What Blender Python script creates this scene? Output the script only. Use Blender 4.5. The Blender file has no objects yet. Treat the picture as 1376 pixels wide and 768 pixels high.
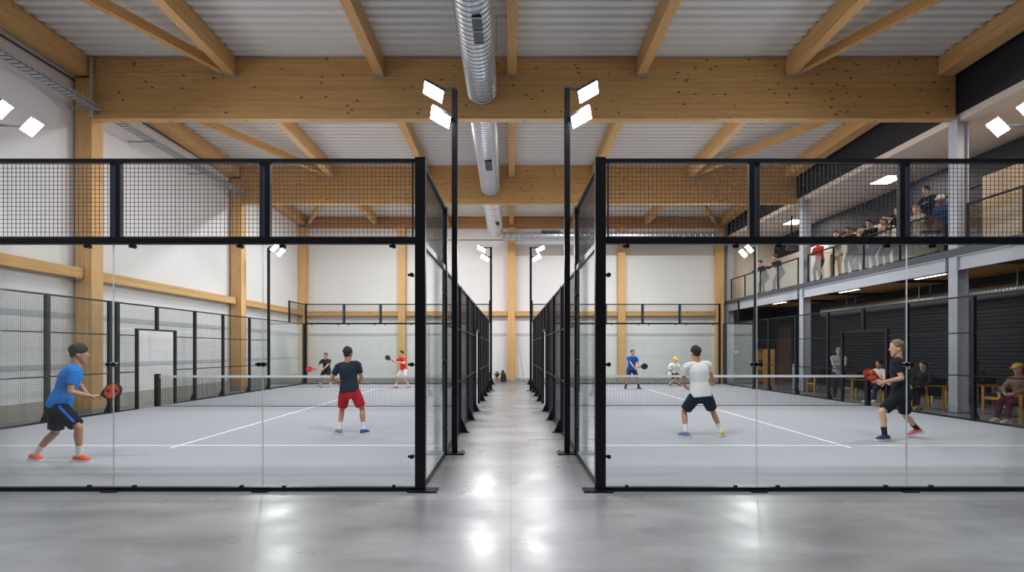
import bpy, math, random
from mathutils import Vector, Matrix
V = Vector
random.seed(7)
SC = bpy.context.scene
COL = SC.collection
CH = 1.704      # camera height
F = 720.0       # focal length in pixels of the 1376 px wide frame
PX, PY = 686.5, 470.0

def at(px, py, Y):
    """where the line of sight through a photo pixel reaches depth Y"""
    return V(((px - PX) * Y / F, Y, CH + (PY - py) * Y / F))

# ------------------------------------------------------------------ materials
def lin(c):
    return tuple(((x / 255) / 12.92 if x / 255 <= 0.04045 else ((x / 255 + 0.055) / 1.055) ** 2.4) for x in c)

def newmat(name):
    m = bpy.data.materials.new(name); m.use_nodes = True
    nt = m.node_tree; nt.nodes.clear()
    return m, nt

def mat(name, rgb, rough=0.5, metal=0.0, var=0.06, scale=12.0, bump=0.0, bscale=60.0, coat=0.0, spec=0.5):
    m, nt = newmat(name)
    N = nt.nodes; L = nt.links
    out = N.new('ShaderNodeOutputMaterial'); b = N.new('ShaderNodeBsdfPrincipled')
    L.new(b.outputs[0], out.inputs[0])
    tc = N.new('ShaderNodeTexCoord')
    no = N.new('ShaderNodeTexNoise'); no.inputs['Scale'].default_value = scale; no.inputs['Detail'].default_value = 3
    L.new(tc.outputs['Object'], no.inputs['Vector'])
    mx = N.new('ShaderNodeMix'); mx.data_type = 'RGBA'
    c = lin(rgb)
    mx.inputs[6].default_value = tuple(x * (1 - var) for x in c) + (1,)
    mx.inputs[7].default_value = tuple(min(1, x * (1 + var)) for x in c) + (1,)
    L.new(no.outputs['Fac'], mx.inputs[0]); L.new(mx.outputs[2], b.inputs['Base Color'])
    b.inputs['Roughness'].default_value = rough; b.inputs['Metallic'].default_value = metal
    b.inputs['Specular IOR Level'].default_value = spec
    if coat: b.inputs['Coat Weight'].default_value = coat
    if bump:
        n2 = N.new('ShaderNodeTexNoise'); n2.inputs['Scale'].default_value = bscale; n2.inputs['Detail'].default_value = 4
        L.new(tc.outputs['Object'], n2.inputs['Vector'])
        bp = N.new('ShaderNodeBump'); bp.inputs['Strength'].default_value = bump; bp.inputs['Distance'].default_value = 0.01
        L.new(n2.outputs['Fac'], bp.inputs['Height']); L.new(bp.outputs[0], b.inputs['Normal'])
    return m

def wood(name, rgb, axis=0, knots=1.0, rough=0.55, lam=0.045, dark=0.86):
    """glued laminated timber: long streaks, lamella lines and dark knots; axis = the length"""
    m, nt = newmat(name); N = nt.nodes; L = nt.links
    out = N.new('ShaderNodeOutputMaterial'); b = N.new('ShaderNodeBsdfPrincipled'); L.new(b.outputs[0], out.inputs[0])
    tc = N.new('ShaderNodeTexCoord')
    mp = N.new('ShaderNodeMapping')
    s = [1, 1, 1]; s[axis] = 0.05
    mp.inputs['Scale'].default_value = s
    L.new(tc.outputs['Object'], mp.inputs['Vector'])
    n1 = N.new('ShaderNodeTexNoise'); n1.inputs['Scale'].default_value = 26; n1.inputs['Detail'].default_value = 5; n1.inputs['Distortion'].default_value = .4
    L.new(mp.outputs[0], n1.inputs['Vector'])
    r = N.new('ShaderNodeValToRGB'); c = lin(rgb)
    r.color_ramp.elements[0].position = .3; r.color_ramp.elements[1].position = .72
    r.color_ramp.elements[0].color = (c[0] * dark, c[1] * dark * .94, c[2] * dark * .86, 1)
    r.color_ramp.elements[1].color = (min(1, c[0] * 1.08), min(1, c[1] * 1.08), min(1, c[2] * 1.1), 1)
    L.new(n1.outputs['Fac'], r.inputs[0])
    # every lamella has its own tone
    sp = N.new('ShaderNodeSeparateXYZ'); L.new(tc.outputs['Object'], sp.inputs[0])
    zz = sp.outputs[2] if axis != 2 else sp.outputs[0]
    dv = N.new('ShaderNodeMath'); dv.operation = 'DIVIDE'; dv.inputs[1].default_value = lam; L.new(zz, dv.inputs[0])
    fl = N.new('ShaderNodeMath'); fl.operation = 'FLOOR'; L.new(dv.outputs[0], fl.inputs[0])
    along = N.new('ShaderNodeMath'); along.operation = 'MULTIPLY'; along.inputs[1].default_value = .23; L.new(sp.outputs[axis], along.inputs[0])
    wn0 = N.new('ShaderNodeTexWhiteNoise'); wn0.noise_dimensions = '1D'; L.new(fl.outputs[0], wn0.inputs['W'])
    ad = N.new('ShaderNodeMath'); ad.operation = 'ADD'; L.new(along.outputs[0], ad.inputs[0]); L.new(wn0.outputs[0], ad.inputs[1])
    fl2 = N.new('ShaderNodeMath'); fl2.operation = 'FLOOR'; L.new(ad.outputs[0], fl2.inputs[0])
    cb = N.new('ShaderNodeCombineXYZ'); L.new(fl.outputs[0], cb.inputs[0]); L.new(fl2.outputs[0], cb.inputs[1])
    wn = N.new('ShaderNodeTexWhiteNoise'); wn.noise_dimensions = '3D'; L.new(cb.outputs[0], wn.inputs['Vector'])
    mr = N.new('ShaderNodeMapRange'); mr.inputs[3].default_value = .87; mr.inputs[4].default_value = 1.06; L.new(wn.outputs[0], mr.inputs[0])
    mm = N.new('ShaderNodeVectorMath'); mm.operation = 'SCALE'; L.new(r.outputs[0], mm.inputs[0]); L.new(mr.outputs[0], mm.inputs['Scale'])
    last = mm.outputs[0]
    if knots:
        mp2 = N.new('ShaderNodeMapping'); s2 = [1, 1, 1]; s2[axis] = .5
        mp2.inputs['Scale'].default_value = s2; L.new(tc.outputs['Object'], mp2.inputs['Vector'])
        vo = N.new('ShaderNodeTexVoronoi'); vo.inputs['Scale'].default_value = 5.6; L.new(mp2.outputs[0], vo.inputs['Vector'])
        rk = N.new('ShaderNodeValToRGB'); rk.color_ramp.elements[0].position = .10; rk.color_ramp.elements[1].position = .17
        rk.color_ramp.elements[0].color = (1, 1, 1, 1); rk.color_ramp.elements[1].color = (0, 0, 0, 1)
        L.new(vo.outputs['Distance'], rk.inputs[0])
        mk = N.new('ShaderNodeMath'); mk.operation = 'MULTIPLY'; mk.inputs[1].default_value = .85 * knots; L.new(rk.outputs[0], mk.inputs[0])
        mx = N.new('ShaderNodeMix'); mx.data_type = 'RGBA'
        L.new(mk.outputs[0], mx.inputs[0]); L.new(last, mx.inputs[6]); mx.inputs[7].default_value = lin((92, 52, 24)) + (1,)
        last = mx.outputs[2]
    L.new(last, b.inputs['Base Color']); b.inputs['Roughness'].default_value = rough
    return m

def glassmat(name, tint, refl=1.0, fac=0.0):
    m, nt = newmat(name); N = nt.nodes; L = nt.links
    out = N.new('ShaderNodeOutputMaterial')
    tr = N.new('ShaderNodeBsdfTransparent'); tr.inputs[0].default_value = tint + (1,)
    gl = N.new('ShaderNodeBsdfGlossy'); gl.inputs['Roughness'].default_value = .02; gl.inputs[0].default_value = (1, 1, 1, 1)
    fr = N.new('ShaderNodeFresnel'); fr.inputs[0].default_value = 1.45
    mu = N.new('ShaderNodeMath'); mu.operation = 'MULTIPLY'; mu.inputs[1].default_value = refl; L.new(fr.outputs[0], mu.inputs[0])
    no = N.new('ShaderNodeTexNoise'); no.inputs['Scale'].default_value = .8
    bp = N.new('ShaderNodeBump'); bp.inputs['Strength'].default_value = .02; L.new(no.outputs[0], bp.inputs['Height']); L.new(bp.outputs[0], gl.inputs['Normal'])
    mx = N.new('ShaderNodeMixShader'); L.new(mu.outputs[0], mx.inputs[0]); L.new(tr.outputs[0], mx.inputs[1]); L.new(gl.outputs[0], mx.inputs[2])
    last = mx.outputs[0]
    if fac:
        df = N.new('ShaderNodeBsdfDiffuse'); df.inputs[0].default_value = (.75, .85, .82, 1)
        m2 = N.new('ShaderNodeMixShader'); m2.inputs[0].default_value = fac
        L.new(last, m2.inputs[1]); L.new(df.outputs[0], m2.inputs[2]); last = m2.outputs[0]
    L.new(last, out.inputs[0])
    return m

def emit(name, rgb, strength):
    m, nt = newmat(name); N = nt.nodes; L = nt.links
    out = N.new('ShaderNodeOutputMaterial'); e = N.new('ShaderNodeEmission')
    e.inputs[0].default_value = rgb + (1,); e.inputs[1].default_value = strength
    # only the front of the lens gives light
    g = N.new('ShaderNodeNewGeometry'); mx = N.new('ShaderNodeMixShader'); d = N.new('ShaderNodeBsdfDiffuse'); d.inputs[0].default_value = (.1, .1, .1, 1)
    L.new(g.outputs['Backfacing'], mx.inputs[0]); L.new(e.outputs[0], mx.inputs[1]); L.new(d.outputs[0], mx.inputs[2])
    L.new(mx.outputs[0], out.inputs[0])
    return m

def concrete(name):
    m, nt = newmat(name); N = nt.nodes; L = nt.links
    out = N.new('ShaderNodeOutputMaterial'); b = N.new('ShaderNodeBsdfPrincipled'); L.new(b.outputs[0], out.inputs[0])
    tc = N.new('ShaderNodeTexCoord')
    n1 = N.new('ShaderNodeTexNoise'); n1.inputs['Scale'].default_value = 1.0; n1.inputs['Detail'].default_value = 9; n1.inputs['Roughness'].default_value = .58; n1.inputs['Distortion'].default_value = .25
    mpf = N.new('ShaderNodeMapping'); mpf.inputs['Scale'].default_value = (.55, 1.5, 1); L.new(tc.outputs['Object'], mpf.inputs['Vector']); L.new(mpf.outputs[0], n1.inputs['Vector'])
    r = N.new('ShaderNodeValToRGB'); r.color_ramp.interpolation = 'B_SPLINE'; r.color_ramp.elements[0].position = .25; r.color_ramp.elements[1].position = .75
    r.color_ramp.elements[0].color = lin((92, 94, 99)) + (1,); r.color_ramp.elements[1].color = lin((168, 170, 174)) + (1,)
    L.new(n1.outputs['Fac'], r.inputs[0])
    # saw-cut joints: one along the aisle, cross joints every 6 m
    sp = N.new('ShaderNodeSeparateXYZ'); L.new(tc.outputs['Object'], sp.inputs[0])
    def joint(sock, off, pitch, w):
        a = N.new('ShaderNodeMath'); a.operation = 'SUBTRACT'; L.new(sock, a.inputs[0]); a.inputs[1].default_value = off - pitch / 2
        c = N.new('ShaderNodeMath'); c.operation = 'FLOORED_MODULO'; L.new(a.outputs[0], c.inputs[0]); c.inputs[1].default_value = pitch
        d = N.new('ShaderNodeMath'); d.operation = 'SUBTRACT'; L.new(c.outputs[0], d.inputs[0]); d.inputs[1].default_value = pitch / 2
        e = N.new('ShaderNodeMath'); e.operation = 'ABSOLUTE'; L.new(d.outputs[0], e.inputs[0])
        f = N.new('ShaderNodeMath'); f.operation = 'LESS_THAN'; L.new(e.outputs[0], f.inputs[0]); f.inputs[1].default_value = w
        return f.outputs[0]
    j1 = joint(sp.outputs[0], 0.0, 12.0, .004); j2 = joint(sp.outputs[1], 6.04, 6.0, .011)
    mxx = N.new('ShaderNodeMath'); mxx.operation = 'MAXIMUM'; L.new(j1, mxx.inputs[0]); L.new(j2, mxx.inputs[1])
    mk = N.new('ShaderNodeMath'); mk.operation = 'MULTIPLY'; mk.inputs[1].default_value = .6; L.new(mxx.outputs[0], mk.inputs[0])
    mx = N.new('ShaderNodeMix'); mx.data_type = 'RGBA'; L.new(mk.outputs[0], mx.inputs[0]); L.new(r.outputs[0], mx.inputs[6]); mx.inputs[7].default_value = (.05, .05, .05, 1)
    L.new(mx.outputs[2], b.inputs['Base Color'])
    n2 = N.new('ShaderNodeTexNoise'); n2.inputs['Scale'].default_value = 1.2; n2.inputs['Detail'].default_value = 5; L.new(tc.outputs['Object'], n2.inputs['Vector'])
    mr = N.new('ShaderNodeMapRange'); mr.inputs[1].default_value = .3; mr.inputs[2].default_value = .7; mr.interpolation_type = 'SMOOTHSTEP'; mr.inputs[3].default_value = .26; mr.inputs[4].default_value = .38
    L.new(n2.outputs['Fac'], mr.inputs[0]); L.new(mr.outputs[0], b.inputs['Roughness'])
    b.inputs['Specular IOR Level'].default_value = .6
    n3 = N.new('ShaderNodeTexNoise'); n3.inputs['Scale'].default_value = 5; n3.inputs['Detail'].default_value = 2; L.new(tc.outputs['Object'], n3.inputs['Vector'])
    bp = N.new('ShaderNodeBump'); bp.inputs['Strength'].default_value = .06; bp.inputs['Distance'].default_value = .02
    L.new(n3.outputs['Fac'], bp.inputs['Height']); L.new(bp.outputs[0], b.inputs['Normal'])
    return m

def panelwall(name, rgb, seam_axis, pitch_v, rough=.4, ribs=9.0, seam=.004):
    """sandwich panels: fine horizontal ribs as bump plus thin vertical joints"""
    m, nt = newmat(name); N = nt.nodes; L = nt.links
    out = N.new('ShaderNodeOutputMaterial'); b = N.new('ShaderNodeBsdfPrincipled'); L.new(b.outputs[0], out.inputs[0])
    tc = N.new('ShaderNodeTexCoord'); sp = N.new('ShaderNodeSeparateXYZ'); L.new(tc.outputs['Object'], sp.inputs[0])
    a = N.new('ShaderNodeMath'); a.operation = 'FLOORED_MODULO'; L.new(sp.outputs[seam_axis], a.inputs[0]); a.inputs[1].default_value = pitch_v
    f = N.new('ShaderNodeMath'); f.operation = 'LESS_THAN'; L.new(a.outputs[0], f.inputs[0]); f.inputs[1].default_value = seam * 2
    mk = N.new('ShaderNodeMath'); mk.operation = 'MULTIPLY'; mk.inputs[1].default_value = .45; L.new(f.outputs[0], mk.inputs[0])
    mx = N.new('ShaderNodeMix'); mx.data_type = 'RGBA'; L.new(mk.outputs[0], mx.inputs[0])
    mx.inputs[6].default_value = lin(rgb) + (1,); mx.inputs[7].default_value = (.15, .15, .16, 1)
    L.new(mx.outputs[2], b.inputs['Base Color']); b.inputs['Roughness'].default_value = rough
    w = N.new('ShaderNodeMath'); w.operation = 'MULTIPLY'; w.inputs[1].default_value = ribs * 2 * math.pi; L.new(sp.outputs[2], w.inputs[0])
    si = N.new('ShaderNodeMath'); si.operation = 'SINE'; L.new(w.outputs[0], si.inputs[0])
    bp = N.new('ShaderNodeBump'); bp.inputs['Strength'].default_value = .10; bp.inputs['Distance'].default_value = .004
    L.new(si.outputs[0], bp.inputs['Height']); L.new(bp.outputs[0], b.inputs['Normal'])
    return m

M = {}
M['wood_x'] = wood('glulam_across', (216, 173, 114), 0, 1.0)
M['wood_y'] = wood('glulam_lengthwise', (220, 176, 116), 1, .25)
M['wood_z'] = wood('glulam_upright', (230, 186, 126), 2, .2)
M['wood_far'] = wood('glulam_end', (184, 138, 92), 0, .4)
M['plywood'] = wood('plywood_board', (242, 214, 176), 0, .3, lam=.2)
M['soffit_board'] = wood('soffit_timber', (206, 150, 84), 1, .5, lam=.3)
M['black'] = mat('black_powder_coat', (17, 18, 25), .42, 0, .05, spec=.35)
M['mesh'] = mat('black_wire', (24, 25, 30), .5)
M['steel_side'] = mat('steel_edge_profile', (74, 80, 96), .35, .3)
M['glass'] = glassmat('court_glass', (.965, .985, .978), .55)
M['glass_edge'] = mat('glass_cut_edge', (196, 206, 208), .3)
M['clamp'] = mat('black_clamp', (16, 16, 18), .3)
M['steel'] = mat('grey_painted_steel', (190, 193, 202), .45, .0, .04)
M['steel_dark'] = mat('dark_grey_steel', (76, 80, 90), .5)
M['galv'] = mat('galvanised_steel', (178, 182, 188), .42, .4, .12, 40)
M['duct'] = mat('spiral_duct_metal', (196, 200, 206), .36, .9, .08, 20)
M['duct_dark'] = mat('duct_grille_dark', (62, 64, 68), .5, .5)
M['deck'] = mat('roof_deck_grey', (230, 229, 225), .5, 0, .05, 2)
M['wall'] = panelwall('white_sandwich_panel', (236, 236, 238), 1, 3.85)
M['wall_b'] = panelwall('white_sandwich_panel_back', (236, 236, 238), 0, 3.7)
M['wall_low'] = mat('pale_grey_lower_panel', (205, 206, 210), .5, 0, .03, 3)
M['band'] = mat('grey_band', (200, 203, 208), .5)
M['plinth'] = mat('concrete_plinth', (182, 178, 170), .8, 0, .12, 6, .2)
M['navy'] = mat('dark_navy_cladding', (34, 36, 48), .6, 0, .08, 3)
M['shutter'] = mat('dark_shutter', (40, 43, 52), .45, 0, .06, 3)
M['cream'] = mat('cream_plaster', (232, 218, 206), .7, 0, .03, 2)
M['floor'] = concrete('polished_concrete')
M['turf'] = mat('grey_court_carpet', (166, 168, 176), .85, 0, .035, 1.3, .25, 220, spec=.2)
M['line'] = mat('white_court_line', (240, 240, 242), .8)
M['net'] = mat('black_net_cord', (34, 36, 40), .7)
M['tape'] = mat('white_net_tape', (238, 240, 244), .6)
M['lamp'] = emit('flood_light_lens', (.98, .99, 1.0), 150.0)
M['fill_led'] = emit('fill_light_lens', (.97, .985, 1.0), 40.0); M['fill_led_far'] = emit('fill_light_lens_far', (.97, .985, 1.0), 86.0); M['fill_led_front'] = emit('fill_light_lens_entrance', (.97, .985, 1.0), 52.0)  # emission for the added, unseen fill lights under the roof
M['front'] = mat('grey_front_wall', (120, 122, 126), .8)
M['lampbody'] = mat('lamp_housing', (52, 54, 60), .4, .4)
M['strip_led'] = emit('strip_light_lens', (1.0, .92, .8), 12.0)
M['ceil_led'] = emit('led_panel_lens', (1.0, .93, .84), 17.0)
M['yellow_wood'] = wood('yellow_beech', (226, 176, 84), 2, 0)
M['black_seat'] = mat('black_seat_fabric', (24, 24, 28), .8)
M['brown'] = wood('brown_door', (112, 82, 62), 2, 0)
M['green'] = mat('plant_green', (92, 132, 60), .6, 0, .3, 30)
M['bag'] = mat('dark_brown_bag', (70, 50, 40), .7)

# ------------------------------------------------------------------ mesh building
ORG = {}
class MB:
    def __init__(self): self.v = []; self.f = []
    def add(self, vs, fs):
        n = len(self.v); self.v += [tuple(p) for p in vs]; self.f += [tuple(i + n for i in q) for q in fs]; return self
    def box(self, x0, x1, y0, y1, z0, z1):
        vs = [(x, y, z) for x in (x0, x1) for y in (y0, y1) for z in (z0, z1)]
        return self.add(vs, [(0, 1, 3, 2), (4, 6, 7, 5), (0, 4, 5, 1), (2, 3, 7, 6), (0, 2, 6, 4), (1, 5, 7, 3)])
    def bar(self, a, b, w, h, up=(0, 0, 1)):
        """rectangular bar from a to b; w across, h along up"""
        a = V(a); b = V(b); t = (b - a).normalized(); u = V(up); s = t.cross(u)
        if s.length < 1e-5: s = t.cross(V((1, 0, 0)))
        s.normalize(); u = s.cross(t).normalized()
        vs = [p + s * (i * w / 2) + u * (j * h / 2) for p in (a, b) for i, j in ((-1, -1), (1, -1), (1, 1), (-1, 1))]
        return self.add(vs, [(3, 2, 1, 0), (4, 5, 6, 7), (0, 1, 5, 4), (1, 2, 6, 5), (2, 3, 7, 6), (3, 0, 4, 7)])
    def loft(self, pts, rad, hint=(1, 0, 0), n=14, cap='round'):
        """closed tube through pts; rad = list of r or (ru, rv); u follows hint"""
        P = [V(p) for p in pts]; R = [(r, r) if not isinstance(r, (tuple, list)) else tuple(r) for r in rad]
        T = []
        for i in range(len(P)):
            a = P[max(0, i - 1)]; b = P[min(len(P) - 1, i + 1)]; T.append((b - a).normalized())
        rings = []
        if cap == 'round':
            r0 = min(R[0]) * .75; r1 = min(R[-1]) * .75
            for k in (.98, .8, .45): rings.append((P[0] - T[0] * r0 * k, T[0], [x * math.sqrt(max(0.03, 1 - k * k)) for x in R[0]]))
        for p, t, r in zip(P, T, R): rings.append((p, t, r))
        if cap == 'round':
            for k in (.45, .8, .98): rings.append((P[-1] + T[-1] * r1 * k, T[-1], [x * math.sqrt(max(0.03, 1 - k * k)) for x in R[-1]]))
        vs = []; fs = []
        for p, t, r in rings:
            h = V(hint); u = h - t * h.dot(t)
            if u.length < 1e-4: u = t.orthogonal()
            u.normalize(); w = t.cross(u)
            for k in range(n):
                a = 2 * math.pi * k / n
                vs.append(p + u * (math.cos(a) * r[0]) + w * (math.sin(a) * r[1]))
        for i in range(len(rings) - 1):
            for k in range(n):
                fs.append((i * n + k, i * n + (k + 1) % n, (i + 1) * n + (k + 1) % n, (i + 1) * n + k))
        fs.append(tuple(range(n - 1, -1, -1))); m = (len(rings) - 1) * n; fs.append(tuple(m + k for k in range(n)))
        return self.add(vs, fs)
    def ball(self, c, r, ax=None, n=12):
        """ellipsoid; r = 3 radii along ax (3 vectors)"""
        ax = ax or (V((1, 0, 0)), V((0, 1, 0)), V((0, 0, 1))); c = V(c)
        if not isinstance(r, (tuple, list)): r = (r, r, r)
        vs = [c + ax[2] * r[2]]; fs = []
        m = max(4, n // 2)
        for i in range(1, m):
            th = math.pi * i / m
            for k in range(n):
                a = 2 * math.pi * k / n
                vs.append(c + ax[0] * (r[0] * math.sin(th) * math.cos(a)) + ax[1] * (r[1] * math.sin(th) * math.sin(a)) + ax[2] * (r[2] * math.cos(th)))
        vs.append(c - ax[2] * r[2])
        for k in range(n): fs.append((0, 1 + k, 1 + (k + 1) % n))
        for i in range(m - 2):
            for k in range(n):
                a = 1 + i * n + k; b_ = 1 + i * n + (k + 1) % n
                fs.append((a, a + n, b_ + n, b_))
        e = len(vs) - 1; s = 1 + (m - 2) * n
        for k in range(n): fs.append((s + k, e, s + (k + 1) % n))
        return self.add(vs, fs)
    def prism(self, prof, axis, a0, a1):
        """profile of 2-D points swept straight along an axis (0 x, 1 y, 2 z)"""
        def P(p, a):
            return {0: (a, p[0], p[1]), 1: (p[0], a, p[1]), 2: (p[0], p[1], a)}[axis]
        n = len(prof)
        vs = [P(p, a0) for p in prof] + [P(p, a1) for p in prof]
        fs = [tuple(range(n)), tuple(range(2 * n - 1, n - 1, -1))] + [(i, i + n, (i + 1) % n + n, (i + 1) % n) for i in range(n)]
        return self.add(vs, fs)
    def mesh_data(self, name, o=(0, 0, 0)):
        me = bpy.data.meshes.new(name)
        me.from_pydata([(p[0] - o[0], p[1] - o[1], p[2] - o[2]) for p in self.v], [], self.f); me.update()
        return me

def fix_normals(me):
    import bmesh
    bm = bmesh.new(); bm.from_mesh(me); bmesh.ops.recalc_face_normals(bm, faces=bm.faces); bm.to_mesh(me); bm.free()

def tag(o, label=None, cat=None, group=None, kind=None):
    if label: o['label'] = label
    if cat: o['category'] = cat
    if group: o['group'] = group
    if kind: o['kind'] = kind
    return o

def thing(name, label, cat, loc, group=None):
    o = bpy.data.objects.new(name, None); COL.objects.link(o); o.location = loc; o.empty_display_size = .2
    ORG[o.name] = V(loc)
    return tag(o, label, cat, group)

def obj(name, mb, material, parent=None, loc=None, smooth=False, label=None, recalc=True):
    """one mesh object; coordinates in mb are world ones. material may be a list (the faces then need indices)"""
    if parent is not None: o0 = ORG[parent.name]
    else: o0 = V(loc) if loc is not None else V((0, 0, 0))
    me = mb.mesh_data(name, o0) if isinstance(mb, MB) else mb
    if recalc and isinstance(mb, MB): fix_normals(me)
    for m in (material if isinstance(material, list) else [material]): me.materials.append(m)
    if smooth:
        for p in me.polygons: p.use_smooth = True
    o = bpy.data.objects.new(name, me); COL.objects.link(o)
    if parent is not None: o.parent = parent
    else: o.location = o0
    ORG[o.name] = o0
    if label: o['label'] = label
    return o

def struct(name, mb, material, loc=None, label=None):
    o = obj(name, mb, material, None, loc); o['kind'] = 'structure'
    if label: o['label'] = label
    return o

def single(name, mb, material, label, cat, loc, group=None, smooth=False):
    return tag(obj(name, mb, material, None, loc, smooth), label, cat, group)
WORLD = 0.3; EXPO = 1.3
# ================================================================== the hall
XL, XR, YB, YF = -11.78, 12.05, 30.0, -9.0
def zroof(y):
    pts = [(-11, 10.1), (14.4, 9.56), (22.4, 9.42), (30.4, 9.05)]
    for (a, za), (b, zb) in zip(pts, pts[1:]):
        if y <= b: return za + (zb - za) * (y - a) / (b - a)
    return pts[-1][1]

fl = MB().box(-12.2, 16.5, YF, 30.4, -.25, 0); struct('floor', fl, M['floor'], (0, 0, 0), 'polished grey concrete floor with saw-cut joints')

# profiled steel roof deck, real trapezoid ribs running across the hall
prof = []
y = YF; pitch = .29
while y < 30.2:
    for dy, dz in ((0, 0), (.10, 0), (.135, .07), (.255, .07)):
        yy = y + dy; prof.append((yy, zroof(yy) + dz))
    y += pitch
prof.append((30.3, zroof(30.3)))
top = [(30.3, zroof(30.3) + .2), (22.4, zroof(22.4) + .2), (14.4, zroof(14.4) + .2), (YF, zroof(YF) + .2)]
dk = MB()
n = len(prof)
vs = [(XL, a, b) for a, b in prof] + [(12.05, a, b) for a, b in prof] + [(XL, a, b) for a, b in top] + [(12.05, a, b) for a, b in top]
fs = [(i, i + 1, n + i + 1, n + i) for i in range(n - 1)] + [(2 * n + i, 2 * n + 4 + i, 2 * n + 5 + i, 2 * n + 1 + i) for i in range(3)]
dk.add(vs, fs)
struct('ceiling', dk, M['deck'], (0, 0, 0), 'light grey profiled steel roof deck between timber beams')

# left wall: plinth, lower panel, band, upper panel
wl = MB().box(XL - .25, XL, YF, 30.2, .4, 10.1); struct('wall_left', wl, M['wall'], (0, 0, 0))
struct('trim_1', MB().box(XL, XL + .06, YF, 30.0, 0, .42), M['plinth'])
struct('trim_2', MB().box(XL, XL + .02, YF, 30.0, 2.55, 2.68), M['band'])
struct('trim_3', MB().box(XL, XL + .02, YF, 30.0, 1.22, 1.34), M['band'])
# upper left: dark joint under the wall plate and lighter fascia strip
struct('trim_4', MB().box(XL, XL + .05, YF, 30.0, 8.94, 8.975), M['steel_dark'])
struct('wall_back', MB().box(XL - .25, 12.4, YB, YB + .25, 0, 9.9), M['wall_b'])
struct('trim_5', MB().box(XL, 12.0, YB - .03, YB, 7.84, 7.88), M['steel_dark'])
struct('trim_6', MB().box(XL, 12.0, YB - .02, YB, 2.5, 2.64), M['band'])
struct('trim_7', MB().box(XL, 12.0, YB - .05, YB, 0, .14), M['plinth'])

struct('wall_front', MB().box(XL - .25, 15.0, YF - .2, YF, 0, 10.3), M['front'], label='plain wall behind the camera')
# right side: dark clad upper wall, mezzanine deck, dark lower wall with shutters
XM = 14.8
struct('wall_right', MB().box(12.08, 12.3, YF, 30.0, 7.92, 10.1), M['navy'], label='dark navy clad upper wall above the gallery opening')
struct('wall_gallery', MB().box(XM, XM + .2, YF, 30.2, 4.42, 6.9), M['navy'])
pr = []
z = 0.0
while z < 3.95:
    pr += [(XM, z), (XM, z + .075), (XM + .03, z + .095), (XM + .03, z + .11)]; z += .12
pr.append((XM, 3.99)); sh = MB(); nn = len(pr)
sh.add([(a, YF, b) for a, b in pr] + [(a, 30.2, b) for a, b in pr] + [(XM + .2, YF, 0), (XM + .2, YF, 3.99), (XM + .2, 30.2, 0), (XM + .2, 30.2, 3.99)],
       [(i, i + nn, i + nn + 1, i + 1) for i in range(nn - 1)] + [(2 * nn, 2 * nn + 1, 2 * nn + 3, 2 * nn + 2)])
struct('wall_lower_right', sh, M['shutter'], label='dark corrugated wall under the gallery')
struct('wall_frieze', MB().box(XM - .05, XM + .2, YF, 30.2, 6.9, 7.9), M['navy'], label='dark strip of wall under the gallery ceiling')
struct('wall_end_right', MB().box(12.4, XM + .2, YB, YB + .25, 4.2, 8.1), M['cream'], label='pale plaster end wall of the gallery')
struct('wall_end_low', MB().box(12.4, XM + .2, YB, YB + .25, 0, 4.2), M['navy'])
struct('ceiling_gallery', MB().box(12.06, XM + .2, YF, 30.2, 7.86, 8.05), M['cream'], label='cream ceiling of the gallery')
struct('floor_gallery', MB().box(12.14, XM, YF, 30.0, 4.15, 4.4), M['steel_dark'], label='dark edged gallery floor')
struct('ceiling_low', MB().box(12.14, XM, YF, 30.0, 3.98, 4.15), M['soffit_board'], label='timber underside of the gallery')
struct('trim_8', MB().box(11.98, 12.14, YF, 30.0, 4.23, 4.44), M['steel_dark'], label='dark kerb along the gallery edge')
# lit timber lining and cream lining on the gallery's rear wall
struct('trim_9', MB().box(XM - .06, XM, 8.0, 16.75, 4.4, 7.12), M['plywood'], label='pale timber lining behind the gallery')
struct('trim_10', MB().box(XM - .04, XM, 20.6, 30.0, 4.4, 6.75), M['cream'], label='cream plaster lining behind the gallery')
# joists under the gallery
for i, yy in enumerate((10.2, 13.6, 17.4, 21.4, 24.4, 28.4)):
    single('gallery_joist', MB().box(12.14, XM, yy, yy + .14, 3.9, 3.98), M['navy'],
           'dark joist crossing the timber underside of the gallery', 'joist', (12.14, yy, 3.9), 'dark joists under the gallery')

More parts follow.
